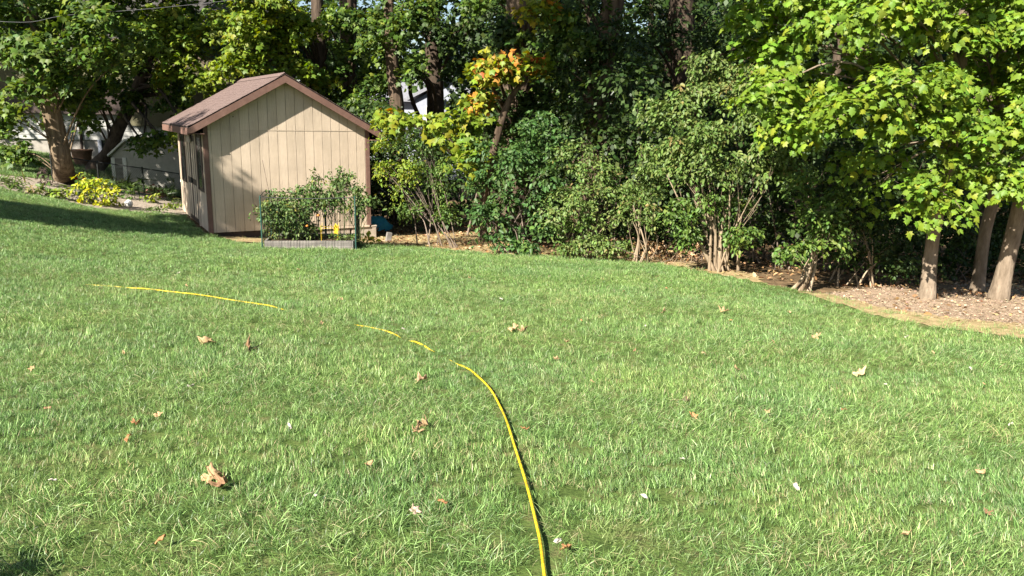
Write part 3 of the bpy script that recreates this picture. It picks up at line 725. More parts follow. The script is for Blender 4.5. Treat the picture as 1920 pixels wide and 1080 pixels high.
# ------------------------------------------------------------------ vegetable bed in front of the shed
def veg_bed():
    A = GP(498, 466); B = GP(663, 469.5)
    ax = (B - A); Wd = float(np.linalg.norm(ax[:2])); yaw = math.atan2(ax[1], ax[0]); Dp = .95
    base = A.copy()
    rt = thing('raised_bed', 'low weathered wood raised vegetable bed in front of the tan shed', 'raised bed', tuple(base), yaw)
    hb = .15; dz = B[2] - A[2]
    for (x0, x1, y0, y1) in ((0, Wd, -.02, .02), (0, Wd, Dp - .02, Dp + .02), (-.02, .02, .021, Dp - .021), (Wd - .02, Wd + .02, .021, Dp - .021)):
        MB().box(x0, x1, y0, y1, -.12, hb).build('bed_board', GREYWOOD, rt, bevel=.004)
    stuff(MB().box(.021, Wd - .021, .021, Dp - .021, -.1, hb - .04).build('soil', SOIL, rt))
    fn = thing('wire_pen', 'green steel post and black wire pen round the vegetable bed', 'fence', tuple(base), yaw)
    e = .05; H = 1.0
    corners = [(-e, -e), (Wd + e, -e), (Wd + e, Dp + e), (-e, Dp + e)]
    for i, (x, y) in enumerate(corners):
        z0 = gz(base[0] + x * math.cos(yaw) - y * math.sin(yaw), base[1] + x * math.sin(yaw) + y * math.cos(yaw)) - base[2]
        MB().tube([(x, y, z0 - .1), (x, y, H + .03)], [.013, .013], 6).build('post', STEEL_G, fn)
    MB().tube([(Wd * .62, Dp + e, -.1), (Wd * .62, Dp + e, .95)], [.02, .02], 6).build('post', STEEL_G, fn)
    for i in range(4):
        (xa, ya), (xb, yb) = corners[i], corners[(i + 1) % 4]
        pan = MB(); Ln = math.hypot(xb - xa, yb - ya); n = int(Ln / .055)
        hh = .78
        for q in range(1, n):
            t = q / n; x, y = xa + (xb - xa) * t, ya + (yb - ya) * t; w_ = .005 if q % 3 else .009
            pan.tube([(x, y, -.06), (x, y, hh)], [w_ / 2, w_ / 2], 3, cap=False)
        for z in (.02, .10, .30, .54, hh):
            pan.tube([(xa, ya, z), (xb, yb, z)], [.0017, .0017], 3, cap=False)
        pn = pan.build('wire_panel', WIRE, fn)
        MB().tube([(xa, ya, H), ((xa + xb) / 2, (ya + yb) / 2, H - .03), (xb, yb, H)], [.009, .009, .009], 6).build('top_rail', WIRE, fn)
    # hoop at the left end
    hp = [(-e, -e, H)] + [(-e, -e + (Dp + 2 * e) * t, H + .06 * math.sin(math.pi * t)) for t in np.linspace(0, 1, 9)]
    MB().tube(hp, [.008] * len(hp), 6).build('hoop', WIRE, fn)
    W2 = lambda x, y, z: np.array([base[0] + x * math.cos(yaw) - y * math.sin(yaw), base[1] + x * math.sin(yaw) + y * math.cos(yaw), base[2] + z])
    # tomato plants
    specs = [(.22, .45, .85, .34, 'bushy dark green tomato plant filling the left end of the bed', 3),
             (.58, .35, .80, .30, 'dense tomato plant with low leaves, second from the left in the bed', 2),
             (.86, .62, 1.22, .26, 'tall tomato plant in the middle of the bed against the shed wall', 0),
             (1.18, .55, 1.18, .27, 'sprawling tomato plant right of the bed middle, leaves over the wire', 0),
             (1.42, .55, 1.36, .25, 'tallest tomato plant of the bed with a thin top shoot', 0),
             (1.78, .35, 1.05, .27, 'tomato plant hanging over the right end of the wire pen', 0)]
    for i, (x, y, h, r, lab, low) in enumerate(specs):
        c = W2(x, y, hb - .04); lob = []
        if low:
            for q in range(4): lob.append((c + np.array([.12 * math.sin(q * 2.2 + i), .1 * math.cos(q * 1.7), h * (.22 + .24 * q)]), (r, r, .2), 1.0, 0))
        else:
            for q in range(3): lob.append((c + np.array([.16 * math.sin(q * 2.2 + i), .1 * math.cos(q * 1.7 + i), h * (.62 + .14 * q)]), (r * (1.1 - .25 * q), r, .15), .8, 0))
            lob.append((c + np.array([.02, 0, h * 1.03]), (.08, .08, .14), .6, 0))
        shrub('tomato_plant', lab, 0, 0, lob, [P_TOMATO], size=.068, stem_m=STEM_GREEN, n_stems=4, k=1.2, r=.13, n_per=9, seed=40 + i, spread=.03, stem_r=.007,
              category='tomato plant', base=c, above=None, up=.4, droop=.9, flat=.3, jit=.6)
    # tomatoes
    for i, (x, y, z, cl) in enumerate(((1.0, .15, .62, (.75, .22, .03)), (.78, .12, .42, (.7, .30, .04)))):
        V = W2(x, y, z); o = blob('tomato', V, (.03, .03, .03), mat('tomato_skin', cl, (cl[0], cl[1] * .7, cl[2]), 8, .3), rb, .03, 12, 6)
        tag(o, ('orange ripening tomato hanging at the upper front of the pen', 'yellowish tomato hanging low behind the wire of the pen')[i], 'tomato')
    # stakes
    a = W2(.12, .72, .1); bq = WP(492, 300, a[1] + .35)
    o = MB().tube([a - base, bq - base], [.009, .006], 6).build('garden_stake', TWIG, None, loc=tuple(base)); tag(o, 'tall thin stake leaning against the shed wall above the bed', 'stake')
    k = thing('plant_cage', 'small yellow wire plant cage standing in the right of the bed', 'plant cage', tuple(W2(1.2, .3, hb - .04)), yaw)
    for q in range(4):
        x, y = .16 * (1 if q in (1, 2) else -1), .12 * (1 if q > 1 else -1)
        MB().tube([(x, y, -.02), (x, y, .33)], [.0035, .0035], 5).build('cage_leg', YELLOW, k)
    for z in (.26,):
        MB().tube([(-.16, -.12, z), (.16, -.12, z), (.16, .12, z), (-.16, .12, z), (-.16, -.12, z)], [.0025] * 5, 5).build('cage_ring', YELLOW, k)
    t = thing('plant_marker', 'bright yellow upright plant marker in the vegetable bed', 'marker', tuple(W2(1.3, .42, hb - .04)), yaw)
    MB().tube([(0, 0, -.02), (0, 0, .2)], [.006, .006], 5).build('marker_stick', YELLOW, t)
    MB().prism([(-.035, 0, .12), (.035, 0, .12), (.04, 0, .26), (0, 0, .33), (-.04, 0, .26)], (0, -.009, 0), (0, -.001, 0)).build('marker_card', YELLOW, t)
    shrub('bed_herb', 'low green seedlings at the right front corner of the bed', 0, 0, [(W2(1.45, .25, .2), (.3, .2, .08), 1, 0)], [P_PALE], size=.05, stem_m=STEM_GREEN, n_stems=4, k=.6, r=.1, n_per=8, seed=55, base=W2(1.45, .25, hb - .04), above=None, category='plant', stem_r=.004)
    return W2
veg_bed()
# broad-leaved plant by the foundation block
c = GP(690, 457)
shrub('leafy_plant', 'yellow-green broad-leaved plant against the concrete shed foundation', 0, 0, [(c + np.array([0, .05, .14]), (.24, .14, .12), 1, 0)], [P_LIME], size=.13, stem_m=STEM_GREEN, n_stems=5, k=.8, r=.14, n_per=6, seed=60, base=c, above=None, category='plant', stem_r=.006, m=LEAF)

# ------------------------------------------------------------------ trees along the right
def UP(px, Y, z): d = ray(px, 0); return np.array([d[0] * Y, Y, z])
rm = np.random.default_rng(17)
MLOBES = {0: [], 1: [], 2: []}
row_y = [(-40, 1400, 2000), (25, 1385, 2000), (85, 1440, 1990), (145, 1450, 1980), (200, 1440, 1990), (250, 1450, 1960)]
for q, (py, xa, xb) in enumerate(row_y):
    px = xa + (35 if q % 2 else 0)
    while px < xb:
        if rm.random() < (.86 if py < 230 else .62):
            Yl = rm.uniform(10.3, 11.6) + (.5 if px < 1520 else 0); sz = rm.uniform(.36, .58)
            t = 0 if px < 1790 else (2 if rm.random() < .65 else 1)
            MLOBES[t].append(L(px + rm.normal(0, 14), py + rm.normal(0, 12) + 16 * math.sin(px * .02), Yl, sz, sz * .9, sz * .42, 1.15))
        px += rm.uniform(72, 98)
MK = dict(k=1.2, r=.25, n_per=22, jit=.36, flat=.16, min_h=2.3, limb_scale=.7, flare=1.35)
tree('maple_tree', 'bright green maple with a single pale trunk at the mulch edge, right foreground',
     [GP(1738, 559), WP(1745, 480, 11.7), WP(1757, 400, 11.6), WP(1783, 280, 11.5), WP(1800, 170, 11.5), WP(1806, 40, 11.5), UP(1800, 11.5, 5.2), UP(1790, 11.5, 7.5)],
     [.095, .094, .092, .088, .08, .07, .055, .03],
     MLOBES[0] + [L(1735, 345, 10.9, .36, .36, .2, 1.2), L(1770, 385, 10.7, .22, .25, .14, 1.2), L(1705, 385, 10.9, .2, .25, .12, 1.1), L(1655, 300, 11.4, .3, .3, .16), L(1600, 300, 12.2, .35, .35, .18, .6), L(1640, 360, 12.4, .4, .4, .2, .5), L(1770, 300, 10.9, .3, .3, .2, .8),
      L(1640, -150, 9.6, 1.5, 1.3, .6, .8), L(1780, -330, 9.6, 1.7, 1.6, .9, .7), L(1560, -260, 10.5, 1.4, 1.3, .7, .6)],
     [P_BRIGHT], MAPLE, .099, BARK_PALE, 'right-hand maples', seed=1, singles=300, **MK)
tree('maple_tree', 'maple with a thin trunk set back in shade, between the two other right maples',
     [GP(1832, 546), WP(1846, 440, 12.7), WP(1863, 360, 12.7), WP(1872, 200, 12.7), WP(1880, 60, 12.7), UP(1885, 12.7, 5.6)], [.092, .09, .088, .08, .07, .03],
     MLOBES[1] + [L(1870, 230, 12.2, .6, .5, .3), L(1830, 140, 12.4, .7, .6, .35), L(1860, 30, 12.4, .8, .7, .4), L(1840, 300, 11.8, .35, .35, .18), L(1800, -150, 11, 1.6, 1.4, .8, .7)],
     [P_BRIGHT], MAPLE, .099, BARK_PALE, 'right-hand maples', seed=2, singles=150, **MK)
tree('maple_tree', 'maple with the thickest leaning trunk at the far right edge of the mulch',
     [GP(1872, 561), WP(1890, 480, 11.6), WP(1915, 375, 11.5), WP(1945, 240, 11.4), WP(1965, 80, 11.4), UP(1975, 11.4, 5.6)], [.118, .112, .108, .10, .09, .04],
     MLOBES[2] + [L(1875, 335, 10.8, .36, .36, .18, 1.1), L(1925, 345, 10.7, .35, .35, .2, 1.1), L(1990, 300, 11.2, .6, .6, .3), L(2030, 110, 11.2, .9, .9, .5), L(1960, -200, 10, 1.7, 1.5, .9, .7)],
     [P_BRIGHT], MAPLE, .099, BARK_PALE, 'right-hand maples', seed=3, singles=250, **MK)

# ------------------------------------------------------------------ trees at the left and behind the shed
tree('shade_tree', 'large tree with a thick leaning furrowed trunk in the flower bed',
     [GP(122, 338), WP(118, 310, 21.6), WP(104, 245, 21.5), WP(88, 175, 21.4), WP(66, 70, 21.3), UP(40, 21.2, 5.2), UP(10, 21, 8)], [.265, .25, .24, .225, .21, .18, .1],
     [L(40, 90, 20.2, 1.0, .9, .6), L(60, 160, 20.4, .75, .6, .4), L(115, 140, 20.2, .55, .5, .3, .9), L(180, 40, 20.6, 1.0, .9, .5), L(185, 110, 20.4, .75, .6, .32), L(20, 20, 21, 1.1, 1, .6), L(100, 20, 22.2, 1.2, 1, .6),
      L(10, 230, 20.5, .55, .5, .5, .8), L(150, 75, 21.4, 1.1, .8, .5, 1.1), L(230, 70, 21.6, .9, .8, .5, 1.0), L(60, 120, 22.6, 1.2, .8, .6), L(140, 150, 22.8, 1.0, .7, .4), L(25, 290, 23.5, .9, .6, .4, .8), L(130, 200, 22.4, .9, .8, .5), L(100, -130, 21.5, 2.6, 2.6, 1.6, .8), L(-60, -40, 21, 2.2, 2, 1.6, .7), L(215, -120, 20.5, 1.5, 2.2, 1.2, .7), L(100, -350, 22, 3.4, 3, 2, .5)],
     [P_MAPLE], MAPLE_LO, .15, BARK_WARM, k=.95, seed=4, clump=True, r=.36, limb_scale=.5)
tree('shade_tree', 'black shaded tree leaning right behind the low siding lean-to',
     [onground(190, 27.6), WP(204, 285, 27.4), WP(222, 240, 27.2), WP(248, 190, 27), WP(280, 110, 26.6), WP(310, 20, 26.2), UP(330, 26, 7)], [.23, .22, .21, .20, .18, .15, .08],
     [L(290, 60, 24.6, 1.3, 1.1, .7, 1, 1), L(330, 120, 24.4, 1.1, .9, .5, 1, 1), L(250, 120, 25, .9, .8, .5), L(285, 262, 23.6, .55, .5, .3, .9), L(335, 235, 23.2, .5, .45, .45, 1.0, 1), L(390, 150, 24, .8, .7, .4, 1, 1), L(350, 30, 25, 1.4, 1.1, .7, 1, 1),
      L(200, 170, 25.5, 1, .9, .4, .8), L(150, 190, 26.5, 1.1, .7, .35), L(260, 190, 26.0, 1.0, .7, .35, .9), L(320, 185, 25.4, .8, .6, .35, .9), L(120, 10, 26, 1.6, 1, .8, .9), L(230, 20, 26, 1.6, 1, .8, .9), L(370, 5, 26.5, 1.5, 1, .8, .9, 0), L(330, 75, 27.0, 1.5, .8, .6, .9), L(180, 120, 27.4, 1.5, .7, .6, .9), L(300, 150, 27.4, 1.5, .7, .5, .9), L(290, -150, 25.0, 2.6, 2.6, 1.6, .7), L(380, -330, 27, 3.2, 3, 2, .5)],
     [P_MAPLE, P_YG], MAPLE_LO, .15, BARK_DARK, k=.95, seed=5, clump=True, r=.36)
tree('maple_tree', 'yellow-green maple spreading above the shed roof ridge',
     [onground(603, 26), WP(602, 190, 26), WP(600, 120, 26), WP(596, 20, 26), UP(590, 26, 7)], [.26, .24, .22, .2, .1],
     [L(450, 50, 23.4, 1.1, .9, .6), L(520, 40, 23.8, 1.2, 1, .6), L(440, 115, 23.2, .7, .6, .34), L(500, 120, 23.6, .8, .7, .34), L(570, 60, 24.4, 1.1, .9, .6), L(560, 125, 24.4, .6, .6, .3, .8), L(470, -10, 23.6, 1.3, 1.1, .6), L(600, 150, 25, .5, .5, .25, .6),
      L(500, -180, 24, 3, 2.5, 1.6, .7), L(560, -360, 25, 3.2, 3, 2, .5)],
     [P_YG], MAPLE_LO, .15, BARK_DARK, k=1.05, seed=6, clump=True, r=.36)
tree('woodland_tree', 'mid green tree with an ivied trunk right of the shed peak',
     [onground(655, 27), WP(654, 200, 27), WP(652, 100, 27), WP(650, 0, 27), UP(650, 27, 8)], [.3, .27, .25, .22, .1],
     [L(650, 120, 25.2, .9, .8, .6), L(700, 60, 25, 1.2, 1, .7), L(630, 30, 25.4, 1.1, 1, .6), L(690, 150, 25, .7, .6, .35, .8), L(640, 185, 25.6, .5, .5, .2, .8, 1), L(660, -150, 26, 3, 2.6, 1.6, .6)],
     [P_MAPLE, P_YG], MAPLE_LO, .15, BARK, k=.9, seed=7, clump=True, r=.36)
tree('woodland_tree', 'pale barked tree standing left of the grey roofed house',
     [onground(748, 24.5), WP(745, 220, 24.5), WP(738, 150, 24.5), WP(732, 60, 24.5), UP(725, 24.5, 7)], [.24, .22, .2, .18, .08],
     [L(730, 60, 23.6, .9, .8, .5), L(690, 195, 23.6, .6, .5, .3, .8), L(770, 20, 24, 1.1, 1, .5), L(735, 120, 25.4, .6, .6, .3, .8), L(720, -150, 24.5, 2.6, 2.4, 1.5, .6)],
     [P_MAPLE], MAPLE_LO, .14, BARK, k=.85, seed=8, clump=True, r=.34)
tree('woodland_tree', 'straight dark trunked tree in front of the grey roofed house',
     [onground(817, 28), WP(816, 200, 28), WP(813, 100, 28), WP(812, 0, 28), UP(812, 28, 8)], [.33, .3, .28, .26, .1],
     [L(775, 125, 23.5, .55, .5, .36, 1.0, 1), L(850, 60, 27, 1.1, 1, .5, .7), L(880, 150, 27, 1.0, .9, .55, .9), L(790, 40, 27, 1.0, .9, .5, .6), L(900, 30, 26.5, 1.1, 1, .6, .6), L(860, -150, 28, 3, 2.6, 1.5, .5)],
     [P_DARK, P_MAPLE], MAPLE_LO, .15, BARK_DARK, k=.85, seed=9, clump=True, r=.36)
tree('maple_tree', 'big maple with orange and yellow leaf sprays over the shrubs',
     [onground(962, 20.5), WP(966, 300, 20.5), WP(970, 180, 20.4), WP(976, 80, 20.3), WP(978, -20, 20.2), UP(985, 20, 6.5)], [.44, .42, .40, .38, .34, .15],
     [L(955, 120, 18.2, .85, .6, .2, 1.3, 1), L(1000, 125, 18.2, .5, .5, .18, 1.1, 1), L(925, 140, 18.0, .5, .4, .16, 1.1, 1), L(1015, 15, 18.5, .7, .6, .25, 1, 1), L(1040, 60, 19, .9, .8, .5), L(900, 190, 18.6, .4, .4, .15, .7, 1),
      L(1040, 140, 19.6, .8, .8, .5, .7), L(1000, 190, 19.2, .6, .5, .35, .8, 3), L(930, 60, 19.4, .6, .5, .5, .8, 3), L(980, 240, 18.8, .7, .5, .3, .9, 3), (np.array([-3.2, 15.2, 8.2]), (1.7, 1.5, .8), 1.7, 0), (np.array([-1.0, 14.6, 8.0]), (1.7, 1.5, .8), 1.7, 0), (np.array([-2.2, 12.9, 7.6]), (1.6, 1.3, .7), 1.6, 0), (np.array([-0.2, 12.7, 7.6]), (1.6, 1.3, .7), 1.6, 0), (np.array([-2.2, 17.2, 8.6]), (1.8, 1.6, 1.0), .7, 0), (np.array([0., 16.8, 8.4]), (1.8, 1.6, 1.0), .7, 0), L(980, -120, 19, 2.6, 2.4, 1.2, .7), L(920, 10, 21.5, 1.0, .9, .5, .6)],  # high lobes at fixed positions are out of view, added to shade the wood
     [P_MAPLE, P_ORANGE, P_RED, P_DARK], MAPLE_LO, .14, BARK, k=1.0, seed=10, clump=True, r=.3)
tree('maple_sapling', 'young yellow-green maple sapling leaning from the shrubs beside the shed',
     [onground(905, 18.6), WP(915, 340, 18.5), WP(938, 235, 18.4), WP(960, 180, 18.3), WP(990, 145, 18.2)], [.10, .09, .085, .07, .03],
     [L(760, 228, 17.4, .6, .5, .18, 1.2), L(830, 225, 17.2, .75, .5, .2, 1.2), L(720, 212, 17.8, .35, .3, .14, 1.2, 1), L(880, 290, 16.6, .45, .4, .22, 1.1), L(860, 260, 17, .5, .4, .2), L(890, 225, 17.2, .4, .4, .2, .9)],
     [P_YG, P_ORANGE], MAPLE_LO, .14, BARK, k=.95, seed=11, r=.28)
tree('woodland_tree', 'tall vine covered tree with peeling sunlit bark behind the middle shrubs',
     [onground(1108, 19), WP(1112, 320, 19), WP(1118, 210, 19), WP(1132, 100, 19), WP(1150, 0, 19), UP(1160, 19, 6.5)], [.33, .31, .29, .28, .26, .12],
     [L(1175, 60, 18.2, .8, .7, .55, .7), L(1080, 130, 18.6, .6, .5, .6, .5), L(1190, 150, 18.2, .7, .6, .5, .6), L(1075, 220, 18.4, .6, .5, .4, .5), L(1165, 240, 18, .5, .5, .4), (np.array([1.2, 14.2, 8.0]), (1.7, 1.5, .8), 1.7, 0), (np.array([3.3, 14.0, 8.2]), (1.7, 1.5, .8), 1.7, 0), (np.array([1.8, 12.5, 7.6]), (1.6, 1.3, .7), 1.6, 0), (np.array([2.2, 16.2, 8.6]), (1.8, 1.6, 1.0), .7, 0), (np.array([4.2, 16.0, 8.4]), (1.7, 1.6, 1.0), .7, 0), L(1060, 20, 18.8, .8, .7, .5), L(1140, -130, 19, 2.4, 2.2, 1.2, .7), L(1120, 120, 18.5, .34, .3, 1.0, .5)],  # fixed high lobes, unseen overhead, added to darken the wood behind
     [P_DARK], OVAL, .13, BARK, k=.9, seed=12, clump=True, r=.3, m=LEAF_GLOSS)
tree('woodland_tree', 'dark thick trunk rising behind the tall pale shrub',
     [onground(1282, 25), WP(1283, 250, 25), WP(1282, 120, 25), WP(1280, 0, 25), UP(1278, 25, 8)], [.40, .38, .37, .35, .15],
     [L(1230, 70, 23, 1.0, .9, .6, .8), L(1340, 60, 23, 1.1, .9, .6, .7), L(1300, 190, 22, .9, .8, .6, .8), L(1400, 120, 21, 1, .9, .7, .8), L(1290, -140, 24, 2.8, 2.4, 1.3, .6)],
     [P_DARK], OVAL, .15, BARK_DARK, k=.85, seed=13, clump=True, r=.36)
tree('woodland_tree', 'slim dark trunk just left of the thick dark trunk behind the pale shrub',
     [onground(1246, 26), WP(1248, 200, 26), WP(1256, 60, 26), UP(1262, 26, 6)], [.15, .13, .12, .05],
     [L(1250, 30, 25, .9, .8, .6, .7), L(1210, 130, 25, .9, .8, .6, .7), L(1260, -100, 26, 2.2, 2, 1, .5)],
     [P_DARK], OVAL, .15, BARK_DARK, k=.8, seed=14)

# ------------------------------------------------------------------ shrubs along the edge of the wood
G_ = 'shrubs along the wood edge'
shrub('shrub', 'loose open shrub with thin bare lower stems beside the shed corner', 838, 16.9,
      [L(745, 320, 17.2, .5, .5, .5, 1.0, 1), L(790, 290, 17.4, .6, .55, .45), L(770, 380, 17.1, .45, .4, .3, .8), L(840, 330, 17.3, .5, .5, .5, .8), L(830, 400, 17.0, .35, .35, .2, .5), L(725, 275, 17.4, .35, .35, .3, .9, 1), L(870, 260, 17.6, .5, .5, .4, .8)],
      [P_BUSH, P_YG], n_stems=12, group=G_, clump=True, seed=1, spread=.3, k=.75, size=.066, stem_r=.014)
shrub('shrub', 'dense dark glossy shrub right of the bare stemmed one', 965, 16.3,
      [L(930, 390, 16.2, .6, .5, .45), L(985, 350, 16.4, .65, .6, .6), L(950, 290, 16.6, .7, .6, .5), L(1010, 430, 16.0, .5, .45, .3), L(900, 340, 16.5, .45, .4, .4), L(1010, 280, 16.6, .6, .6, .5), L(1000, 240, 16.8, .65, .5, .32), L(940, 450, 16.0, .4, .3, .16, .9), L(985, 462, 15.9, .35, .25, .12, .9)],
      [P_COOLB], n_stems=12, group=G_, clump=True, seed=2, k=.9, size=.108, r=.2, n_per=16)
shrub('shrub', 'leafy light green shrub with tan stems below the vine covered trunk', 1085, 15.9,
      [L(1080, 380, 15.8, .6, .55, .5), L(1140, 410, 15.7, .5, .45, .4), L(1050, 420, 15.7, .45, .4, .3), L(1110, 330, 16.2, .6, .5, .45), L(1160, 350, 16.1, .45, .4, .4), L(1110, 455, 15.6, .4, .3, .16), L(1090, 285, 16.3, .55, .45, .3), L(1060, 462, 15.7, .3, .25, .12), L(1150, 462, 15.5, .3, .25, .12, .8)],
      [P_PALE, P_BUSH], n_stems=12, stem_m=STEM_TAN, group=G_, clump=True, seed=3, k=.85, size=.078, stem_r=.016)
shrub('shrub', 'tall pale green arching shrub on a cluster of cut tan stems', 1352, 14.2,
      [L(1330, 300, 14.0, .75, .65, .5), L(1260, 290, 14.2, .55, .5, .35), L(1400, 290, 14.0, .6, .55, .45), L(1310, 190, 14.4, .65, .6, .45, 1.4), L(1380, 195, 14.2, .6, .55, .4, 1.4), L(1245, 215, 14.6, .5, .45, .3, 1.1), L(1435, 200, 14.2, .5, .45, .35, 1.1), L(1330, 250, 13.9, .6, .5, .3, 1.1), L(1290, 390, 14.0, .5, .45, .3, .9, 1), L(1360, 380, 13.9, .55, .45, .3, .9, 1), L(1215, 290, 14.6, .35, .35, .25), L(1440, 320, 14.0, .45, .45, .4), L(1280, 440, 14.0, .4, .35, .18, .8, 1), L(1390, 440, 13.8, .35, .3, .2, .7, 1), L(1350, 130, 14.8, .7, .6, .4, 1.3)],
      [P_PALE, P_BUSH], n_stems=16, stem_m=STEM_TAN, group=G_, clump=True, seed=4, k=.95, size=.085, spread=.16, stem_r=.03, droop=.9)
shrub('shrub', 'sparse shrub with long pale upright canes left of the brush pile', 1196, 15.2,
      [L(1200, 400, 15.0, .3, .3, .35, .7), L(1180, 350, 15.2, .35, .35, .3, .8), L(1225, 340, 15.3, .3, .3, .3, .7)],
      [P_PALE], n_stems=9, stem_m=STEM_TAN, group=G_, clump=True, seed=5, k=.8, spread=.14, stem_r=.022)
shrub('shrub', 'glossy leafed shrub growing from two cut stumps at the lawn edge', 1512, 12.3,
      [L(1530, 420, 12.2, .45, .4, .4), L(1500, 480, 12.1, .3, .3, .25), L(1560, 440, 12.3, .35, .35, .35), L(1520, 350, 12.6, .45, .4, .35, .8), L(1555, 380, 12.4, .35, .3, .3, .8)],
      [P_BUSH], n_stems=7, stem_m=STEM_TAN, group=G_, clump=True, seed=6, k=.95, size=.085, spread=.1, stem_r=.035)
shrub('shrub', 'dark low shrub with splayed dead canes left of the single pale trunk', 1610, 12.9,
      [L(1660, 450, 12.9, .5, .5, .4), L(1620, 400, 13.2, .5, .5, .4), L(1690, 500, 12.7, .3, .3, .2, .7), L(1680, 400, 13.3, .5, .4, .4), L(1590, 480, 12.9, .3, .25, .18, .5)],
      [P_DARK], n_stems=12, stem_m=STEM_TAN, group=G_, clump=True, seed=7, k=.85, spread=.3, stem_r=.014)
shrub('shrub', 'dark shrub in shade behind the trunks of the right maples', 1800, 14.6,
      [L(1790, 430, 14.6, .6, .6, .6), L(1850, 470, 14.6, .6, .5, .5), L(1760, 490, 14.3, .4, .4, .3), L(1900, 450, 14.8, .7, .6, .7), L(1820, 360, 15, .8, .6, .6)],
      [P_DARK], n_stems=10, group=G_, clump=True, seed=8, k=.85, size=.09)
# dry brush pile
def brush():
    rng = np.random.default_rng(77); b = GP(1232, 492); rt = thing('brush_pile', 'pile of dry brown brush and dead twigs at the lawn edge', 'brush pile', tuple(b))
    for i in range(34):
        a = np.array([rng.uniform(-.5, .9), rng.uniform(-.1, .8), 0]); a[2] = gz(b[0] + a[0], b[1] + a[1]) - b[2] - .02
        e = a + np.array([rng.normal(0, .35), rng.normal(0, .3), rng.uniform(.1, .5)])
        r0 = rng.uniform(.004, .012)
        V, F = tube(catmull([a, (a + e) / 2 + rng.normal(0, .06, 3), e], 4), [r0, r0 * .4], 5); trimesh('dead_branch', V, np.array(F), STEM_TAN if i % 3 else TWIG, rt)
    pos = b + np.stack([rng.uniform(-.5, 1.0, 90), rng.uniform(0, .8, 90), rng.uniform(.02, .34, 90)], -1)
    p, x, y, n, s, sid = leaf_frames(rng, pos, nrm(rng.normal(0, 1, (90, 3))), 7, .1, .06, jit=1.0)
    V, F = expand(OVAL, p, x, y, n, s); stuff(trimesh('dry_leaves', V - b, F, DRY, rt, np.repeat(palette_cols(rng, P_DRYL, sid, len(p)), 6, axis=0)))
brush()

# dark understorey behind the front shrubs, then the wood behind
rr = np.random.default_rng(21)
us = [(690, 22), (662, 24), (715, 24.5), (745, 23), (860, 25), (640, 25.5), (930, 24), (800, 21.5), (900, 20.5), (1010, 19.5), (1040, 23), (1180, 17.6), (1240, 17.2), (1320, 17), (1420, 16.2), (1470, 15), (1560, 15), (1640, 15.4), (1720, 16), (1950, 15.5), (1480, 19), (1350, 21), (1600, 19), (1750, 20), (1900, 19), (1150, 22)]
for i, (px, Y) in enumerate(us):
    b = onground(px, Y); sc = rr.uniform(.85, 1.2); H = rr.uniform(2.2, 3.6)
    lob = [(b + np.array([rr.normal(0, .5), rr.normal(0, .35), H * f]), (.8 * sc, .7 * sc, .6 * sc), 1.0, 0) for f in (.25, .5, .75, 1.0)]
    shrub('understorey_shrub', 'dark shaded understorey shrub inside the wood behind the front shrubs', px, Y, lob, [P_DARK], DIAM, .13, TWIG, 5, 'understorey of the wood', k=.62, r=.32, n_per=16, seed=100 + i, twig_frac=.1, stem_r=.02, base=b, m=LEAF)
wt = [(-23, 27), (-19.5, 33), (-13.5, 36), (-9, 38), (-7.6, 37), (-1.2, 33), (0.2, 30), (2.6, 27), (5.2, 33), (7.5, 27), (9.5, 24), (12.2, 21), (14.5, 25), (11, 31), (17, 22), (18, 30), (3.5, 40), (-26, 36), (10, 40), (-30, 30), (15.5, 17.5), (20, 18)]
for i, (x, y) in enumerate(wt):
    z = gz(x, y); H = rr.uniform(9, 13); lean = rr.normal(0, .5, 2)
    tr = [np.array([x, y, z]), np.array([x + lean[0] * .3, y + lean[1] * .3, z + H * .35]), np.array([x + lean[0], y + lean[1], z + H * .8])]
    lob = []
    for f, r_ in ((.34, 1.7), (.5, 2.2), (.5, 2.0), (.68, 2.5), (.86, 2.2)):
        lob.append((np.array([x + rr.normal(0, 1.2), y + rr.normal(0, 1.0), z + H * f]), (r_, r_ * .9, r_ * .6), 1.0, 0))
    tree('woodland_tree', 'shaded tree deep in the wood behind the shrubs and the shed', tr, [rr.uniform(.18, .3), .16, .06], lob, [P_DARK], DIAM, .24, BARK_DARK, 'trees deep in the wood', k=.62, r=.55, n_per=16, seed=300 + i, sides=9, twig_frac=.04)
# far wood as one mass
rng = np.random.default_rng(31); lob = []
for x in list(np.linspace(-62, 62, 26)) + list(np.linspace(-2, 40, 14)):
    y = rng.uniform(58, 74) if len(lob) < 104 else rng.uniform(42, 50); z = gz(x, y)
    for f in (1.5, 4.5, 7.5, 10.0): lob.append((np.array([x + rng.normal(0, 1), y, z + f]), (3.4, 2.5, 2.4), 1.0, 0))
e = thing('far_wood', 'distant belt of trees closing the view behind the houses', 'wood'); e['kind'] = 'stuff'
crown(rng, 'foliage', e, np.zeros(3), lob, [P_DARK], DIAM, .55, .9, 14, 1.1)

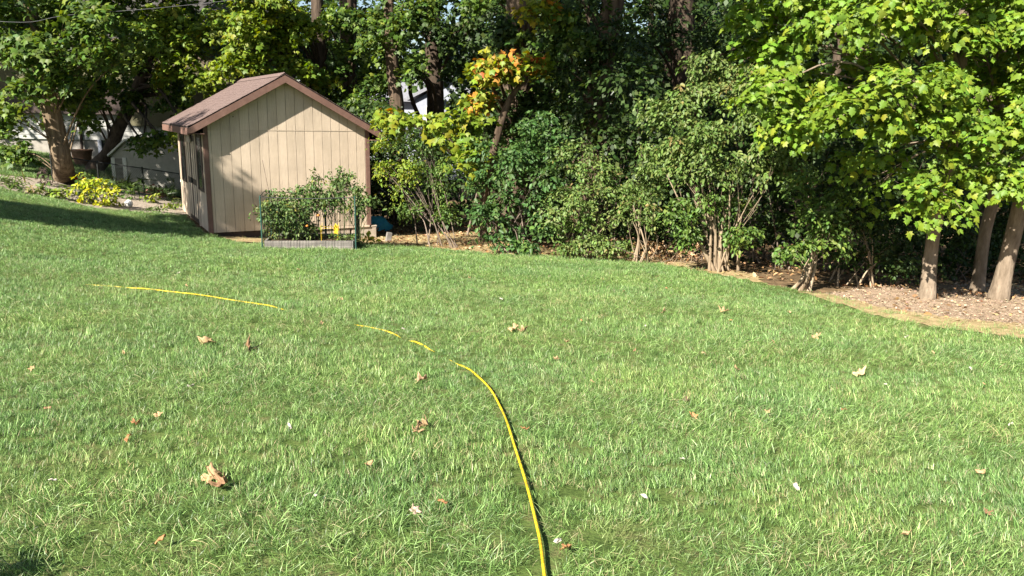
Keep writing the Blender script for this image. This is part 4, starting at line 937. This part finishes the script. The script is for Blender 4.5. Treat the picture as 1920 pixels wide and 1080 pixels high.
# ------------------------------------------------------------------ the tree outside the frame on the left whose shade lies on the lawn and the shed door
def shade_pos(px, py, t, h=0):
    p = GP(px, py, h); return p + SUNV * t
sh = []
for px, py, t, r_ in ((20, 395, 15.0, 1.15), (90, 402, 14.8, 1.0), (160, 412, 14.5, 1.0), (230, 422, 14.2, .95), (300, 432, 14, .9), (-60, 385, 15.4, 1.3), (-150, 380, 15.6, 1.5)):
    sh.append((shade_pos(px, py, t), (r_, r_, r_ * .7), 1.5, 0))
wallp = np.array([-6.682, 17.258, CAMH - 2.649])
for s_, d_, h_, t, r_ in ((-.1, .9, .9, 13.4, 1.0), (-.1, 2.2, .8, 13.6, 1.0), (-.1, 1.2, 1.9, 13.2, .8), (-.1, 3.1, 1.1, 13.8, .8), (-.1, 2.4, 1.8, 13.5, .7), (-.1, .4, .5, 13.4, .6), (.35, 0, 1.1, 13.3, .55), (.75, 0, .55, 13.3, .45)):
    q = wallp + np.array([math.cos(.515) * s_ - math.sin(.515) * d_, math.sin(.515) * s_ + math.cos(.515) * d_, h_])
    sh.append((q + SUNV * t, (r_, r_, r_ * .75), 1.2, 0))
cc = np.mean([s[0] for s in sh], axis=0)
tb = np.array([cc[0] - .8, cc[1] - .5, 0]); tb[2] = gz(tb[0], tb[1])
tree('shade_tree', 'tree left of the picture whose shadow falls across the lawn and shed door', [tb, tb + np.array([.1, 0, 2.5]), tb + np.array([.4, .2, 5]), cc + np.array([0, 0, 1.0])], [.22, .19, .16, .08], sh, [P_MAPLE], MAPLE_LO, .17, BARK, k=1.0, seed=500, r=.4)

tb = np.array([-22.0, 17.5, 0]); tb[2] = gz(tb[0], tb[1])  # unseen tree, added to darken the neighbouring house
tree('shade_tree', 'unseen tall tree added at the left to shade the neighbouring house', [tb, tb + np.array([0, 0, 3]), tb + np.array([.3, .2, 9])], [.28, .24, .1],
     [(tb + np.array(q), (2.0, 2.0, 1.2), 1.0, 0) for q in ((0, 0, 7.2), (2.2, .5, 8), (-1.5, 1, 8.6), (1, -1, 9.4), (3.4, 1.2, 9.2), (1, 1.2, 10.6))], [P_MAPLE], MAPLE_LO, .2, BARK, k=.9, seed=501, r=.45)

shrub('shrub', 'unseen small shrub added to shade the lower left corner of the lawn', 0, 0, [(np.array([-2.75, 1.45, .75]), (.36, .34, .3), 1.3, 0), (np.array([-2.7, 1.4, .4]), (.34, .3, .25), 1, 0)], [P_BUSH], n_stems=6, seed=77, base=(-2.75, 1.4, gz(-2.75, 1.4)), spread=.06)  # out of view, added only for the shadow it casts on the corner

# ------------------------------------------------------------------ neighbouring houses
def lap_siding(b, x0, x1, z0, z1, yf, exp_=.17, th=.022):
    z = z0
    while z < z1 - .01:
        e = min(z + exp_, z1)
        b.add([(x0, yf, z), (x1, yf, z), (x1, yf - th, z), (x0, yf - th, z), (x0, yf - .004, e), (x1, yf - .004, e)], [(0, 3, 2, 1), (3, 4, 5, 2), (0, 4, 3), (1, 2, 5)])
        z = e
def left_house():
    Y = 30.0; a = WP(100, 310, Y); bb = WP(345, 310, Y); gzv = min(gz(a[0], Y), a[2])
    x0, x1 = a[0] - 4.0, bb[0] + 2.5
    rt = thing('house', 'neighbouring house with pale lap siding seen under the left trees', 'house', (0, 0, 0))
    zs0 = WP(160, 262, Y)[2]; zs1 = WP(160, 214, Y)[2]
    MB().box(x0, x1, Y, Y + 7, zs0, zs1 + .0).build('wall', WSIDE, rt)
    MB().box(x0 + .02, x1 - .02, Y + .02, Y + 6.98, zs1 + .002, zs1 + 2.7).build('upper_wall', OLIVE_SHADE, rt)
    MB().box(x0 + .03, x1 - .03, Y + .05, Y + 6.9, gzv - .8, zs0 - .002).build('foundation', PARGE, rt)
    s = MB(); lap_siding(s, x0 + .01, x1 - .01, zs0, zs1, Y - .002); stuff(s.build('siding', WSIDE, rt))
    s = MB().box(x0 - .01, WP(245, 217, Y)[0], Y - .26, Y - .003, zs1 + .01, zs1 + .9); s.build('porch_beam', TRIM_DARK, rt)  # dark box across the wall just above the siding
    MB().box(WP(250, 200, Y)[0], x1 + .01, Y - .32, Y - .003, WP(280, 236, Y)[2], zs1 + 1.2).build('upper_bay', OLIVE_SHADE, rt)
    rf = MB(); zr = zs1 + 2.7
    rf.prism([(0, Y - .6, zr - .1), (0, Y + 3.5, zr + 2.2), (0, Y + 7.6, zr - .1)], (x0 - .4, 0, 0), (x1 + .4, 0, 0)); rf.build('roof', mat('dark_roof', (.03, .028, .026), (.07, .065, .06), 20, .9), rt)
    # basement door with frame
    d0 = WP(194, 300, Y)[0]; d1 = WP(216, 300, Y)[0]; zt = WP(200, 262, Y)[2]; zb = WP(200, 311, Y)[2]
    fr = MB().box(d0 - .14, d0, Y - .04, Y + .04, zb, zt - .004).build('door_frame', BLUEPAINT, rt)
    MB().box(d0 + .005, d1, Y + .02, Y + .044, zb, zt - .004).build('door', GLASS, rt)
    MB().box(d0 + .05, d0 + .4, Y - .002, Y + .018, zb + .5, zt - .12).build('door_panel', DARKBOX, rt)  # flat black panel painted as the unlit room behind the door
    dp = MB().tube([(WP(158, 300, Y)[0], Y - .08, zb), (WP(158, 300, Y)[0], Y - .08, zs1 - .1)], [.05, .05], 8).build('downpipe', TRIM_DARK, rt)
    return rt
left_house()
def lean_to():
    Y = 26.0; pL = WP(214, 345, Y); pR = WP(420, 345, Y); gl = gz(pL[0], Y) - .25
    zt = WP(235, 263, Y)[2]; ze = WP(214, 290, Y)[2]; xk = WP(236, 263, Y)[0]
    rt = thing('lean_to', 'low white sided lean-to behind the flower bed fence', 'lean-to', (0, 0, 0))
    MB().prism([(pL[0], 0, gl), (pR[0], 0, gl), (pR[0], 0, zt - .05), (xk, 0, zt - .05), (pL[0], 0, ze - .05)], (0, Y, 0), (0, Y + 2.4, 0)).build('wall', WSIDE2, rt)
    s = MB(); xs = WP(238, 300, Y)[0] + .02
    lap_siding(s, xs, pR[0] - .01, gl, zt - .12, Y - .002, .105, .014); stuff(s.build('siding', WSIDE2, rt))
    MB().box(pL[0] - .02, pL[0] + .1, Y - .03, Y - .003, gl, ze - .09).build('corner_post', WPAINT, rt)
    MB().box(xs - .16, xs - .03, Y - .03, Y - .003, gl, ze - .09).build('corner_post', WPAINT, rt)
    MB().box(pL[0] + .11, xs - .17, Y - .02, Y - .004, gl + .1, ze - .12).build('door', GREYWOOD, rt)
    MB().prism([(pL[0] - .08, 0, ze - .06), (xk, 0, zt - .02), (pR[0] + .1, 0, zt - .02), (pR[0] + .1, 0, zt + .05), (xk, 0, zt + .05), (pL[0] - .08, 0, ze + .01)], (0, Y - .12, 0), (0, Y + 2.5, 0)).build('roof', WPAINT, rt)
lean_to()
def grey_house():
    Y = 50.0; xl = WP(545, 160, Y)[0]; xr = WP(842, 160, Y)[0]; zr = WP(780, 148, Y)[2]; ze = WP(770, 183, Y)[2]
    gb = gz((xl + xr) / 2, Y) - .3
    rt = thing('house', 'grey roofed house glimpsed between the trunks behind the shed', 'house', (0, 0, 0))
    MB().box(xl, xr - .5, Y, Y + 8, gb, ze + .02).build('wall', BLUEPAINT, rt)
    rf = MB().prism([(0, Y - .5, ze - .1), (0, Y + 4, zr), (0, Y + 8.5, ze - .1), (0, Y + 8.5, ze - .25), (0, Y + 4, zr - .15), (0, Y - .5, ze - .25)], (xl - .4, 0, 0), (xr, 0, 0)).build('roof', GROOF, rt)
    s = MB()
    for i in range(11):
        t = i / 11; z0 = ze - .1 + (zr - ze + .1) * t; yq = Y - .5 + 4.5 * t; t2 = (i + 1.1) / 11
        s.add([(xl - .4, yq, z0 + .05), (xr, yq, z0 + .05), (xr, Y - .5 + 4.5 * t2, ze - .1 + (zr - ze + .1) * t2 + .02), (xl - .4, Y - .5 + 4.5 * t2, ze - .1 + (zr - ze + .1) * t2 + .02), (xl - .4, yq, z0 + .0), (xr, yq, z0 + .0)], [(0, 1, 2, 3), (4, 5, 1, 0)])
    stuff(s.build('shingle_courses', GROOF, rf))
    # projecting gable wing
    wx = WP(788, 180, Y)[0]
    MB().prism([(wx, 0, gb), (xr + 1.2, 0, gb), (xr + 1.2, 0, ze + .1), ((wx + xr + 1.2) / 2 + .6, 0, ze + 1.05), (wx, 0, ze - .15)], (0, Y - 2.2, 0), (0, Y + .5, 0)).build('gable_wing', BLUEPAINT, rt)
    pm = ((wx + xr + 1.2) / 2 + .6, ze + 1.05)
    MB().prism([(wx - .5, 0, ze - .22), (pm[0], 0, pm[1] + .05), (xr + 1.6, 0, ze + .1), (xr + 1.6, 0, ze + .28), (pm[0], 0, pm[1] + .25), (wx - .5, 0, ze - .02)], (0, Y - 2.5, 0), (0, Y + .6, 0)).build('gable_roof', GROOF, rt)
    wn = MB().box(wx + .55, wx + 1.3, Y - 2.24, Y - 2.202, gb + 1.0, ze - .5).build('window', WPAINT, rt)
    MB().box(wx + .63, wx + 1.22, Y - 2.25, Y - 2.241, gb + 1.08, ze - .58).build('pane', GLASS, wn)
    MB().tube([(WP(775, 150, Y)[0], Y + 3, zr - .5), (WP(775, 150, Y)[0], Y + 3, zr + .35)], [.08, .08], 8).build('vent_pipe', TRIM_DARK, rt)
grey_house()

# ------------------------------------------------------------------ flower bed at the left
def chainlink():
    a = GP(150, 352); A = np.array([a[0] - 1.2, 22.9]); B = np.array([-8.9, 24.6])
    rt = thing('chain_link_fence', 'low dark chain link fence behind the flower bed', 'fence', (A[0], A[1], gz(*A)))
    n = 4; H = .72; pts = [A + (B - A) * i / n for i in range(n + 1)]
    o3 = np.array([A[0], A[1], gz(*A)])
    tops = []
    for p in pts:
        z = gz(*p) - o3[2]; q = (p[0] - A[0], p[1] - A[1])
        MB().tube([(q[0], q[1], z - .1), (q[0], q[1], z + H + .04)], [.022, .022], 8).build('post', WIRE, rt); tops.append((q[0], q[1], z + H))
    for i in range(n):
        MB().tube([tops[i], tops[i + 1]], [.016, .016], 6).build('top_rail', WIRE, rt)
        b = MB(); m = 22
        for sgn in (1, -1):
            for k in range(-9, m):
                t0, t1 = k / m, (k + 9) / m
                h0, h1 = 0, H
                if t0 < 0: h0 = H * (-t0) / (t1 - t0); t0 = 0
                if t1 > 1: h1 = h0 + (H - h0) * (1 - t0) / (t1 - t0); t1 = 1
                if sgn < 0: h0, h1 = H - h0, H - h1
                f = lambda t, h: tuple(np.array(tops[i]) * (1 - t) + np.array(tops[i + 1]) * t + np.array([0, 0, h - H]))
                b.tube([f(t0, h0), f(t1, h1)], [.003, .003], 3, cap=False)
        b.build('mesh_panel', WIRE, rt)
chainlink()
def bench():
    p = WP(331, 341, 21.6); z = gz(p[0], p[1]); top = WP(331, 336, 21.6)[2]; h = max(.35, top - z)
    rt = thing('garden_bench', 'white stone garden bench half hidden behind the shed', 'bench', (p[0] + .62, p[1] + .25, z), .2)
    MB().box(-.55, .55, -.17, .17, h - .08, h).build('seat', STONE_W, rt, bevel=.012)
    for x in (-.36, .36): MB().box(x - .06, x + .06, -.13, .13, -.05, h - .081).build('leg', STONE_W, rt, bevel=.015)
bench()
def ball():
    p = GP(242, 388); r = .10; b = bpy.data.meshes.new('stone_ball'); bm = bmesh.new()
    bmesh.ops.create_icosphere(bm, subdivisions=3, radius=r)
    for v in bm.verts: v.co *= 1 + .03 * math.sin(v.co.x * 40) * math.sin(v.co.z * 37)
    bm.to_mesh(b); bm.free(); b.materials.append(STONE_W)
    o = bpy.data.objects.new('stone_ball', b); C.objects.link(o); o.location = (p[0], p[1], p[2] + r * .85)
    tag(o, 'round white stone ball at the front of the flower bed', 'stone ball')
ball()
def bedplant(lab, px, py, rx, rz, pal, size=.09, tpl=BLADE, k=1.0, seed=0, name='bed_plant', m=LEAF, n_stems=4, grp=None, **kw):
    c = GP(px, py)
    kw.setdefault('up', .3); kw.setdefault('droop', -.4)
    return shrub(name, lab, 0, 0, [(c + np.array([0, 0, rz * .8]), (rx, rx * .7, rz), 1, 0)], [pal], tpl, size, STEM_GREEN, n_stems, 'flower bed plants', k=k, r=.13, n_per=9, seed=700 + seed, base=c, above=None, category='plant', m=m, stem_r=.005, spread=.08, **kw)
P_STRAW = [(.20, .19, .07, 2), (.13, .16, .04, 2), (.30, .25, .12, 1)]
P_COOL = [(.05, .10, .05, 2), (.08, .14, .07, 1.5)]
bedplant('bright yellow leafed bush in the middle of the flower bed', 178, 384, .5, .40, P_LIME, .10, OVAL, 1.2, 1, 'yellow_bush', droop=.2)
bedplant('small bright yellow plant just right of the yellow bush', 214, 386, .2, .26, P_LIME, .10, OVAL, .8, 2, droop=.2)
bedplant('grassy clump of daylily leaves at the far left of the flower bed', 12, 350, .5, .26, P_PALE, .3, BLADE, 2.2, 3)
bedplant('straw coloured daylily clump left of the leaning trunk', 62, 366, .3, .24, P_STRAW, .3, BLADE, 2.2, 4)
bedplant('mixed green perennial clump under the leaning trunk', 92, 370, .3, .22, P_PALE, .12, OVAL, .9, 5)
bedplant('dark blue-green leafy plant left of the yellow bush', 140, 377, .26, .2, P_COOL, .13, OVAL, .9, 6)
bedplant('dark purple stemmed plant against the base of the leaning trunk', 88, 348, .22, .3, [(.05, .035, .03, 2), (.09, .07, .05, 1)], .1, OVAL, .8, 7)
bedplant('spiky dark yucca like plant behind the stone ball', 255, 372, .42, .42, P_DARK, .5, BLADE, 2.0, 8)
bedplant('green perennial right of the yellow bush, behind the stone ball', 232, 372, .3, .24, P_BUSH, .12, OVAL, .8, 9)
bedplant('yellowish ground plant right of the stone ball', 282, 380, .3, .14, P_YG, .1, OVAL, .8, 10)
bedplant('dark green clump next to the stone bench', 312, 376, .36, .36, P_DARK, .3, BLADE, 2.0, 11)
bedplant('light green creeping plant at the gravel by the shed corner', 322, 392, .32, .09, P_YG, .08, OVAL, .8, 12)
bedplant('pale creeping weeds at the front edge right of the stone ball', 285, 396, .3, .07, P_PALE, .08, OVAL, .7, 13)
bedplant('low green plant at the left front edge of the bed', 36, 362, .3, .16, P_BUSH, .1, OVAL, .8, 14)
bedplant('yellow-green leafy plant between the leaning trunk and the yellow bush', 118, 374, .3, .18, P_YG, .11, OVAL, .8, 15)
bedplant('tall green perennial behind the yellow bush', 168, 362, .36, .3, P_BUSH, .13, OVAL, .8, 16)
bedplant('straw coloured grass clump behind the small yellow plant', 222, 360, .3, .26, P_STRAW, .28, BLADE, 2.0, 17)
bedplant('reddish leafed plant left of the dark clump by the bench', 296, 372, .24, .22, [(.16, .07, .04, 2), (.12, .13, .04, 2)], .1, OVAL, .8, 18)
bedplant('green tuft at the gravel in front of the stone bench', 335, 386, .22, .14, P_PALE, .2, BLADE, 1.6, 19)
# red flowers
def flowers():
    rng = np.random.default_rng(91); c = GP(145, 352)
    rt = thing('flower_plant', 'plant with small red flowers right of the leaning trunk', 'plant', tuple(c))
    for i in range(7):
        e = np.array([rng.normal(0, .14), rng.normal(0, .1), rng.uniform(.22, .4)])
        V, F = tube([np.zeros(3), e * .5 + np.array([.02, 0, .05]), e], [.005, .003], 4); trimesh('stem', V, np.array(F), STEM_GREEN, rt)
        pos = np.tile(c + e, (1, 1)); p, x, y, n, s, sid = leaf_frames(rng, pos, np.array([[0, -1., .3]]), 6, .035, .07, jit=.6)
        V, F = expand(OVAL, p, x, y, n, s); trimesh('flower', V - c, F, LEAF, rt, np.tile((.55, .06, .03), (len(V), 1)))
flowers()
# planter at the house, behind the fence
def pot():
    p = onground(172, 28.2); rt = MB()
    prof = [(.0, .0), (.22, 0), (.30, .25), (.33, .5), (.36, .52), (.36, .58), (.29, .58), (.27, .5)]
    seg = 16; V = []; F = []
    for r_, z in prof:
        for j in range(seg): V.append((r_ * math.cos(j * 2 * math.pi / seg), r_ * math.sin(j * 2 * math.pi / seg), z))
    for i in range(len(prof) - 1):
        for j in range(seg): F.append((i * seg + j, i * seg + (j + 1) % seg, (i + 1) * seg + (j + 1) % seg, (i + 1) * seg + j))
    rt.add(V, F); o = rt.build('clay_pot', mat('clay', (.16, .09, .05), (.24, .14, .09), 9, .9), None, smooth=True, loc=tuple(p))
    tag(o, 'large brown clay pot by the foundation of the left house', 'pot')
pot()
# overhead wire
a = WP(-30, 38, 19); b = WP(140, 27, 20); c = WP(420, 2, 22); d = WP(900, -60, 27)
pts = catmull([a - np.array([6, 2, -.6]), a, b, c, d], 8)
o = MB().tube(pts - pts[0], [.006] * len(pts), 6).build('overhead_wire', mat('wire_grey', (.12, .12, .125), (.18, .18, .19), 5, .5), None, loc=tuple(pts[0])); tag(o, 'thin grey overhead service wire crossing the leaves at upper left', 'wire')

# ------------------------------------------------------------------ hose
def hose():
    P = HOSE_PATH.copy(); n = len(P)
    d = np.linalg.norm(P[:, :2], axis=1)
    wob = .006 * np.sin(np.arange(n) * .11)
    h = np.interp(np.arange(n) / 40.0, [0, 6, 7, 7.3, 7.5, 8, 8.5, 8.8, 9.2, 9.5, 9.9, 10.1, 10.4, 11, 11.5, 12.6, 13.1, 14, 15, 16, 17, 18, 19], [.028, .028, .024, .010, -.004, -.008, -.004, .010, .010, -.004, -.008, .010, .016, .010, -.014, -.014, .018, .022, .018, .014, .002, -.014, -.014]) + wob * .5
    P[:, 2] = g(P[:, 0], P[:, 1]) + h
    V, F = tube(P, [.0073] * n, 10)
    rng = np.random.default_rng(2)
    s = np.concatenate([[0], np.cumsum(np.linalg.norm(np.diff(P, axis=0), axis=1))])
    col = np.tile((.66, .46, .02), (n, 10, 1)).astype(float)
    col *= np.exp(rng.normal(0, .10, (n, 1, 1)) + rng.normal(0, .06, (n, 10, 1)))
    col *= 1 - .35 * (np.interp(np.arange(n), np.arange(0, n + 20, 9), rng.random(len(np.arange(0, n + 20, 9)))) > .8)[:, None, None]
    o = trimesh('garden_hose', V - P[0], np.array(F), HOSE, None, col.reshape(-1, 3), smooth=True, loc=tuple(P[0]))
    tag(o, 'yellow garden hose snaking through the lawn grass', 'hose')
    # thin dark spiral bands as a part
    b = MB(); step = .035; q = step
    while q < s[-1] and q < 9:
        i = int(np.searchsorted(s, q)); i = min(max(i, 1), n - 2)
        t = P[i + 1] - P[i - 1]; t /= np.linalg.norm(t); tilt = np.array([0, 0, .45]); nn = t + tilt * .6; nn /= np.linalg.norm(nn)
        a = np.cross(nn, [0, 0, 1.]); a /= np.linalg.norm(a); c = np.cross(a, nn)
        a0 = -1.9 + rng.uniform(-.3, .3); a1 = a0 + rng.uniform(.9, 2.6)
        arc = [P[i] - P[0] + .0073 * (a * math.cos(x) + c * math.sin(x) / .9) for x in np.linspace(a0 + 1.5, a1 + 1.5, 7)]
        b.tube(arc, [.0009] * 7, 4, cap=False)
        q += step * rng.uniform(.6, 1.5)
    b.build('dark_band', WIRE, o)
hose()

# ------------------------------------------------------------------ fallen leaves on the lawn
def fallen(label, px, py, size, col, kind='maple', curl=.8, yaw=None, seed=0, group=None, h=.045):
    rng = np.random.default_rng(900 + seed)
    p = GP(px, py, h)
    m_ = 26; ang = np.linspace(0, 2 * math.pi, m_, endpoint=False)
    if kind == 'maple': rad = .40 + .13 * np.cos(ang * 5 + .4) + .05 * np.cos(ang * 11 + seed) + rng.normal(0, .025, m_)
    else: rad = .26 + .12 * np.cos(ang * 2) + rng.normal(0, .02, m_)
    ring = lambda f: np.stack([np.sin(ang) * rad * f, np.cos(ang) * rad * f * 1.1, 0 * ang], -1)
    V = np.vstack([[(0, 0, 0)], ring(.4), ring(.72), ring(1.0)])
    ph = rng.random(4) * 6
    V[:, 2] = curl * (V[:, 0] ** 2 * rng.uniform(.3, 1.5) + V[:, 1] ** 2 * rng.uniform(-.6, 1.0)) + .07 * curl * np.sin(V[:, 0] * 11 + ph[0]) * np.sin(V[:, 1] * 9 + ph[1]) + .04 * curl * np.sin(V[:, 0] * 23 + ph[2])
    V *= size * 1.05
    F = [(0, 1 + i, 1 + (i + 1) % m_) for i in range(m_)]
    for q in (0, 1):
        o1, o2 = 1 + q * m_, 1 + (q + 1) * m_
        for i in range(m_): F += [(o1 + i, o2 + i, o2 + (i + 1) % m_), (o1 + i, o2 + (i + 1) % m_, o1 + (i + 1) % m_)]
    F = np.array(F); cc = np.clip(np.array(col) * np.exp(rng.normal(0, .16, (len(V), 1))), 0, .9)
    o = trimesh('fallen_leaf', V, F, DRY, None, cc, loc=tuple(p))
    o.rotation_euler = (rng.normal(0, .45), rng.normal(0, .45), rng.random() * 6.28 if yaw is None else yaw)
    md = o.modifiers.new('thickness', 'SOLIDIFY'); md.thickness = .0012
    tag(o, label, 'leaf', group); return o
T_ = (.40, .27, .145); B_ = (.24, .145, .08); W_ = (.50, .45, .38); O_ = (.36, .18, .08)
big = [('large curled tan leaf, nearest of the big leaves left of the hose', 400, 893, .11, T_, 1.9), ('brown leaf fragment touching the nearest big curled leaf', 419, 906, .085, B_, 1.8),
       ('tan folded leaf of the trio left of the hose, upper right piece', 800, 797, .075, T_, 1.4), ('tan curled leaf of the trio left of the hose, upper left piece', 786, 795, .065, T_, 1.4), ('brown tipped leaf lowest in the trio left of the hose', 782, 808, .08, T_, 1.0),
       ('long crumpled tan leaf at mid left of the lawn', 386, 641, .15, T_, 1.1), ('arched brown leaf right of the long crumpled one', 468, 653, .14, B_, 1.4),
       ('white curled leaf scrap near the bottom, between the big leaf and the hose', 592, 927, .05, W_, .8), ('tan leaf pair in the lawn centre beyond the hose, left piece', 963, 617, .12, T_, 1.0), ('tan leaf pair in the lawn centre beyond the hose, right piece', 981, 621, .11, T_, 1.0),
       ('upright pale tan leaf on the right half of the lawn', 1612, 700, .12, (.58, .42, .24), 1.2), ('tan leaf flat on the far right lawn near the mulch', 1357, 583, .13, T_, .8), ('small brown leaf right of the hose bend', 984, 804, .05, O_, 1),
       ('white leaf scrap beside the hose at the bottom', 1047, 1013, .05, W_, 1.2), ('rusty leaf scrap just right of the white one by the hose', 1062, 1026, .05, O_, 1), ('tan leaf left of the hose curve in mid lawn', 790, 712, .10, (.5, .32, .2), 1.2),
       ('orange-brown leaf in the middle of the right lawn', 1299, 780, .06, O_, 1.2), ('white leaf scrap on the right foreground lawn', 1494, 913, .06, W_, 1.1), ('pale leaf scrap at left mid lawn beside darker grass', 358, 724, .06, W_, 1.0), ('reddish brown leaf in left mid lawn', 254, 793, .06, (.4, .2, .1), 1.2), ('tan leaf directly above the reddish brown one at left', 297, 778, .05, T_, 1),
       ('tan leaf lying on the lawn in front of the shrubs, right of centre', 1245, 583, .10, T_, 1), ('pale tan leaf on the right lawn below the mulch bed', 1530, 631, .10, T_, 1), ('white scrap on the right lawn below the single pale trunk', 1700, 631, .07, W_, 1), ('small pink-brown leaf at bottom centre left', 778, 957, .05, (.5, .35, .28), 1), ('dark curled leaf in the lawn right of centre', 1287, 752, .05, (.12, .08, .05), 1.3)]
for i, (lab, px, py, s_, c_, cu) in enumerate(big): fallen(lab, px, py, s_, c_, 'oval' if c_ == W_ else 'maple', cu * 1.3, seed=i, h=.035)
rl = np.random.default_rng(66)
small_px = [(232, 660), (603, 605), (758, 545), (335, 512), (756, 617), (1043, 673), (1190, 657), (1062, 641), (1320, 661), (1440, 772), (1535, 768), (1583, 768), (1130, 523), (1170, 545), (1370, 600), (1210, 612), (1840, 884), (1895, 795), (1845, 720), (1208, 930), (240, 820), (543, 798), (90, 765), (60, 690), (830, 940), (1820, 690), (1750, 660), (700, 500), (560, 505), (880, 520), (940, 560), (1450, 640), (1660, 720), (1480, 585), (1090, 600), (1010, 545), (350, 535), (915, 500), (1250, 540), (640, 560), (1110, 715), (1380, 690), (1700, 1000), (1850, 960), (300, 1010), (100, 900), (690, 870), (1280, 860)]
for i, (px, py) in enumerate(small_px):
    c_ = [T_, O_, B_, W_, T_][int(rl.integers(5))]
    fallen('small dry leaf scrap lying scattered in the lawn grass', px, py, rl.uniform(.035, .065), c_, 'maple' if i % 2 and c_ != W_ else 'oval', 1.5, seed=100 + i, group='small leaf scraps on the lawn')

# ------------------------------------------------------------------ litter on the mulch and the forest floor
rng = np.random.default_rng(8)
def litter(name, label, poly, n, size, pal, tpl=OVAL):
    lo, hi = poly.min(0), poly.max(0); x = rng.uniform(lo[0], hi[0], n * 3); y = rng.uniform(lo[1], hi[1], n * 3)
    k = inpoly(x, y, poly) & ~inpoly(x, y); x, y = x[k][:n], y[k][:n]; m_ = len(x)
    p = np.stack([x, y, g(x, y) + .004 + rng.random(m_) * .02], -1)
    nn = nrm(np.array([0, 0, 1.]) + rng.normal(0, .35, (m_, 3))); t = rng.normal(0, 1, (m_, 3)); yv = nrm(t - nn * np.sum(t * nn, 1, keepdims=True)); xv = np.cross(yv, nn)
    V, F = expand(tpl, p, xv, yv, nn, size * rng.uniform(.5, 1.4, m_))
    o = stuff(trimesh(name, V, F, DRY, None, np.repeat(palette_cols(rng, pal, np.arange(m_), m_), len(tpl[0]), axis=0))); o['label'] = label
P_CHIP = [(.38, .29, .20, 2), (.27, .195, .13, 2), (.46, .37, .27, 1), (.16, .11, .07, 1.4)]
litter('mulch_chips', 'loose wood chips on the mulch bed', mulch_poly, 9000, .045, P_CHIP, BLADE)
litter('mulch_chips', 'broad bark flakes on the mulch bed', mulch_poly, 3500, .036, P_CHIP, DIAM)
litter('leaf_litter', 'dry leaves blown over the mulch bed', mulch_poly, 220, .075, P_DRYL, MAPLE_LO)
litter('leaf_litter', 'brown leaf litter under the shrubs', np.array([(-4, 17), (9, 11), (16, 12), (16, 20), (6, 24), (-4, 26)]), 9000, .09, P_DRYL)
litter('dry_straw', 'dry straw and clippings along the shed and shrub edge', dirt_poly, 3500, .06, [(.42, .33, .17, 2), (.30, .23, .11, 2), (.20, .22, .07, 1)], BLADE)
# weeds at the shrub edge
print('leaf tris', NTRI[0], 'objects', len(bpy.data.objects))
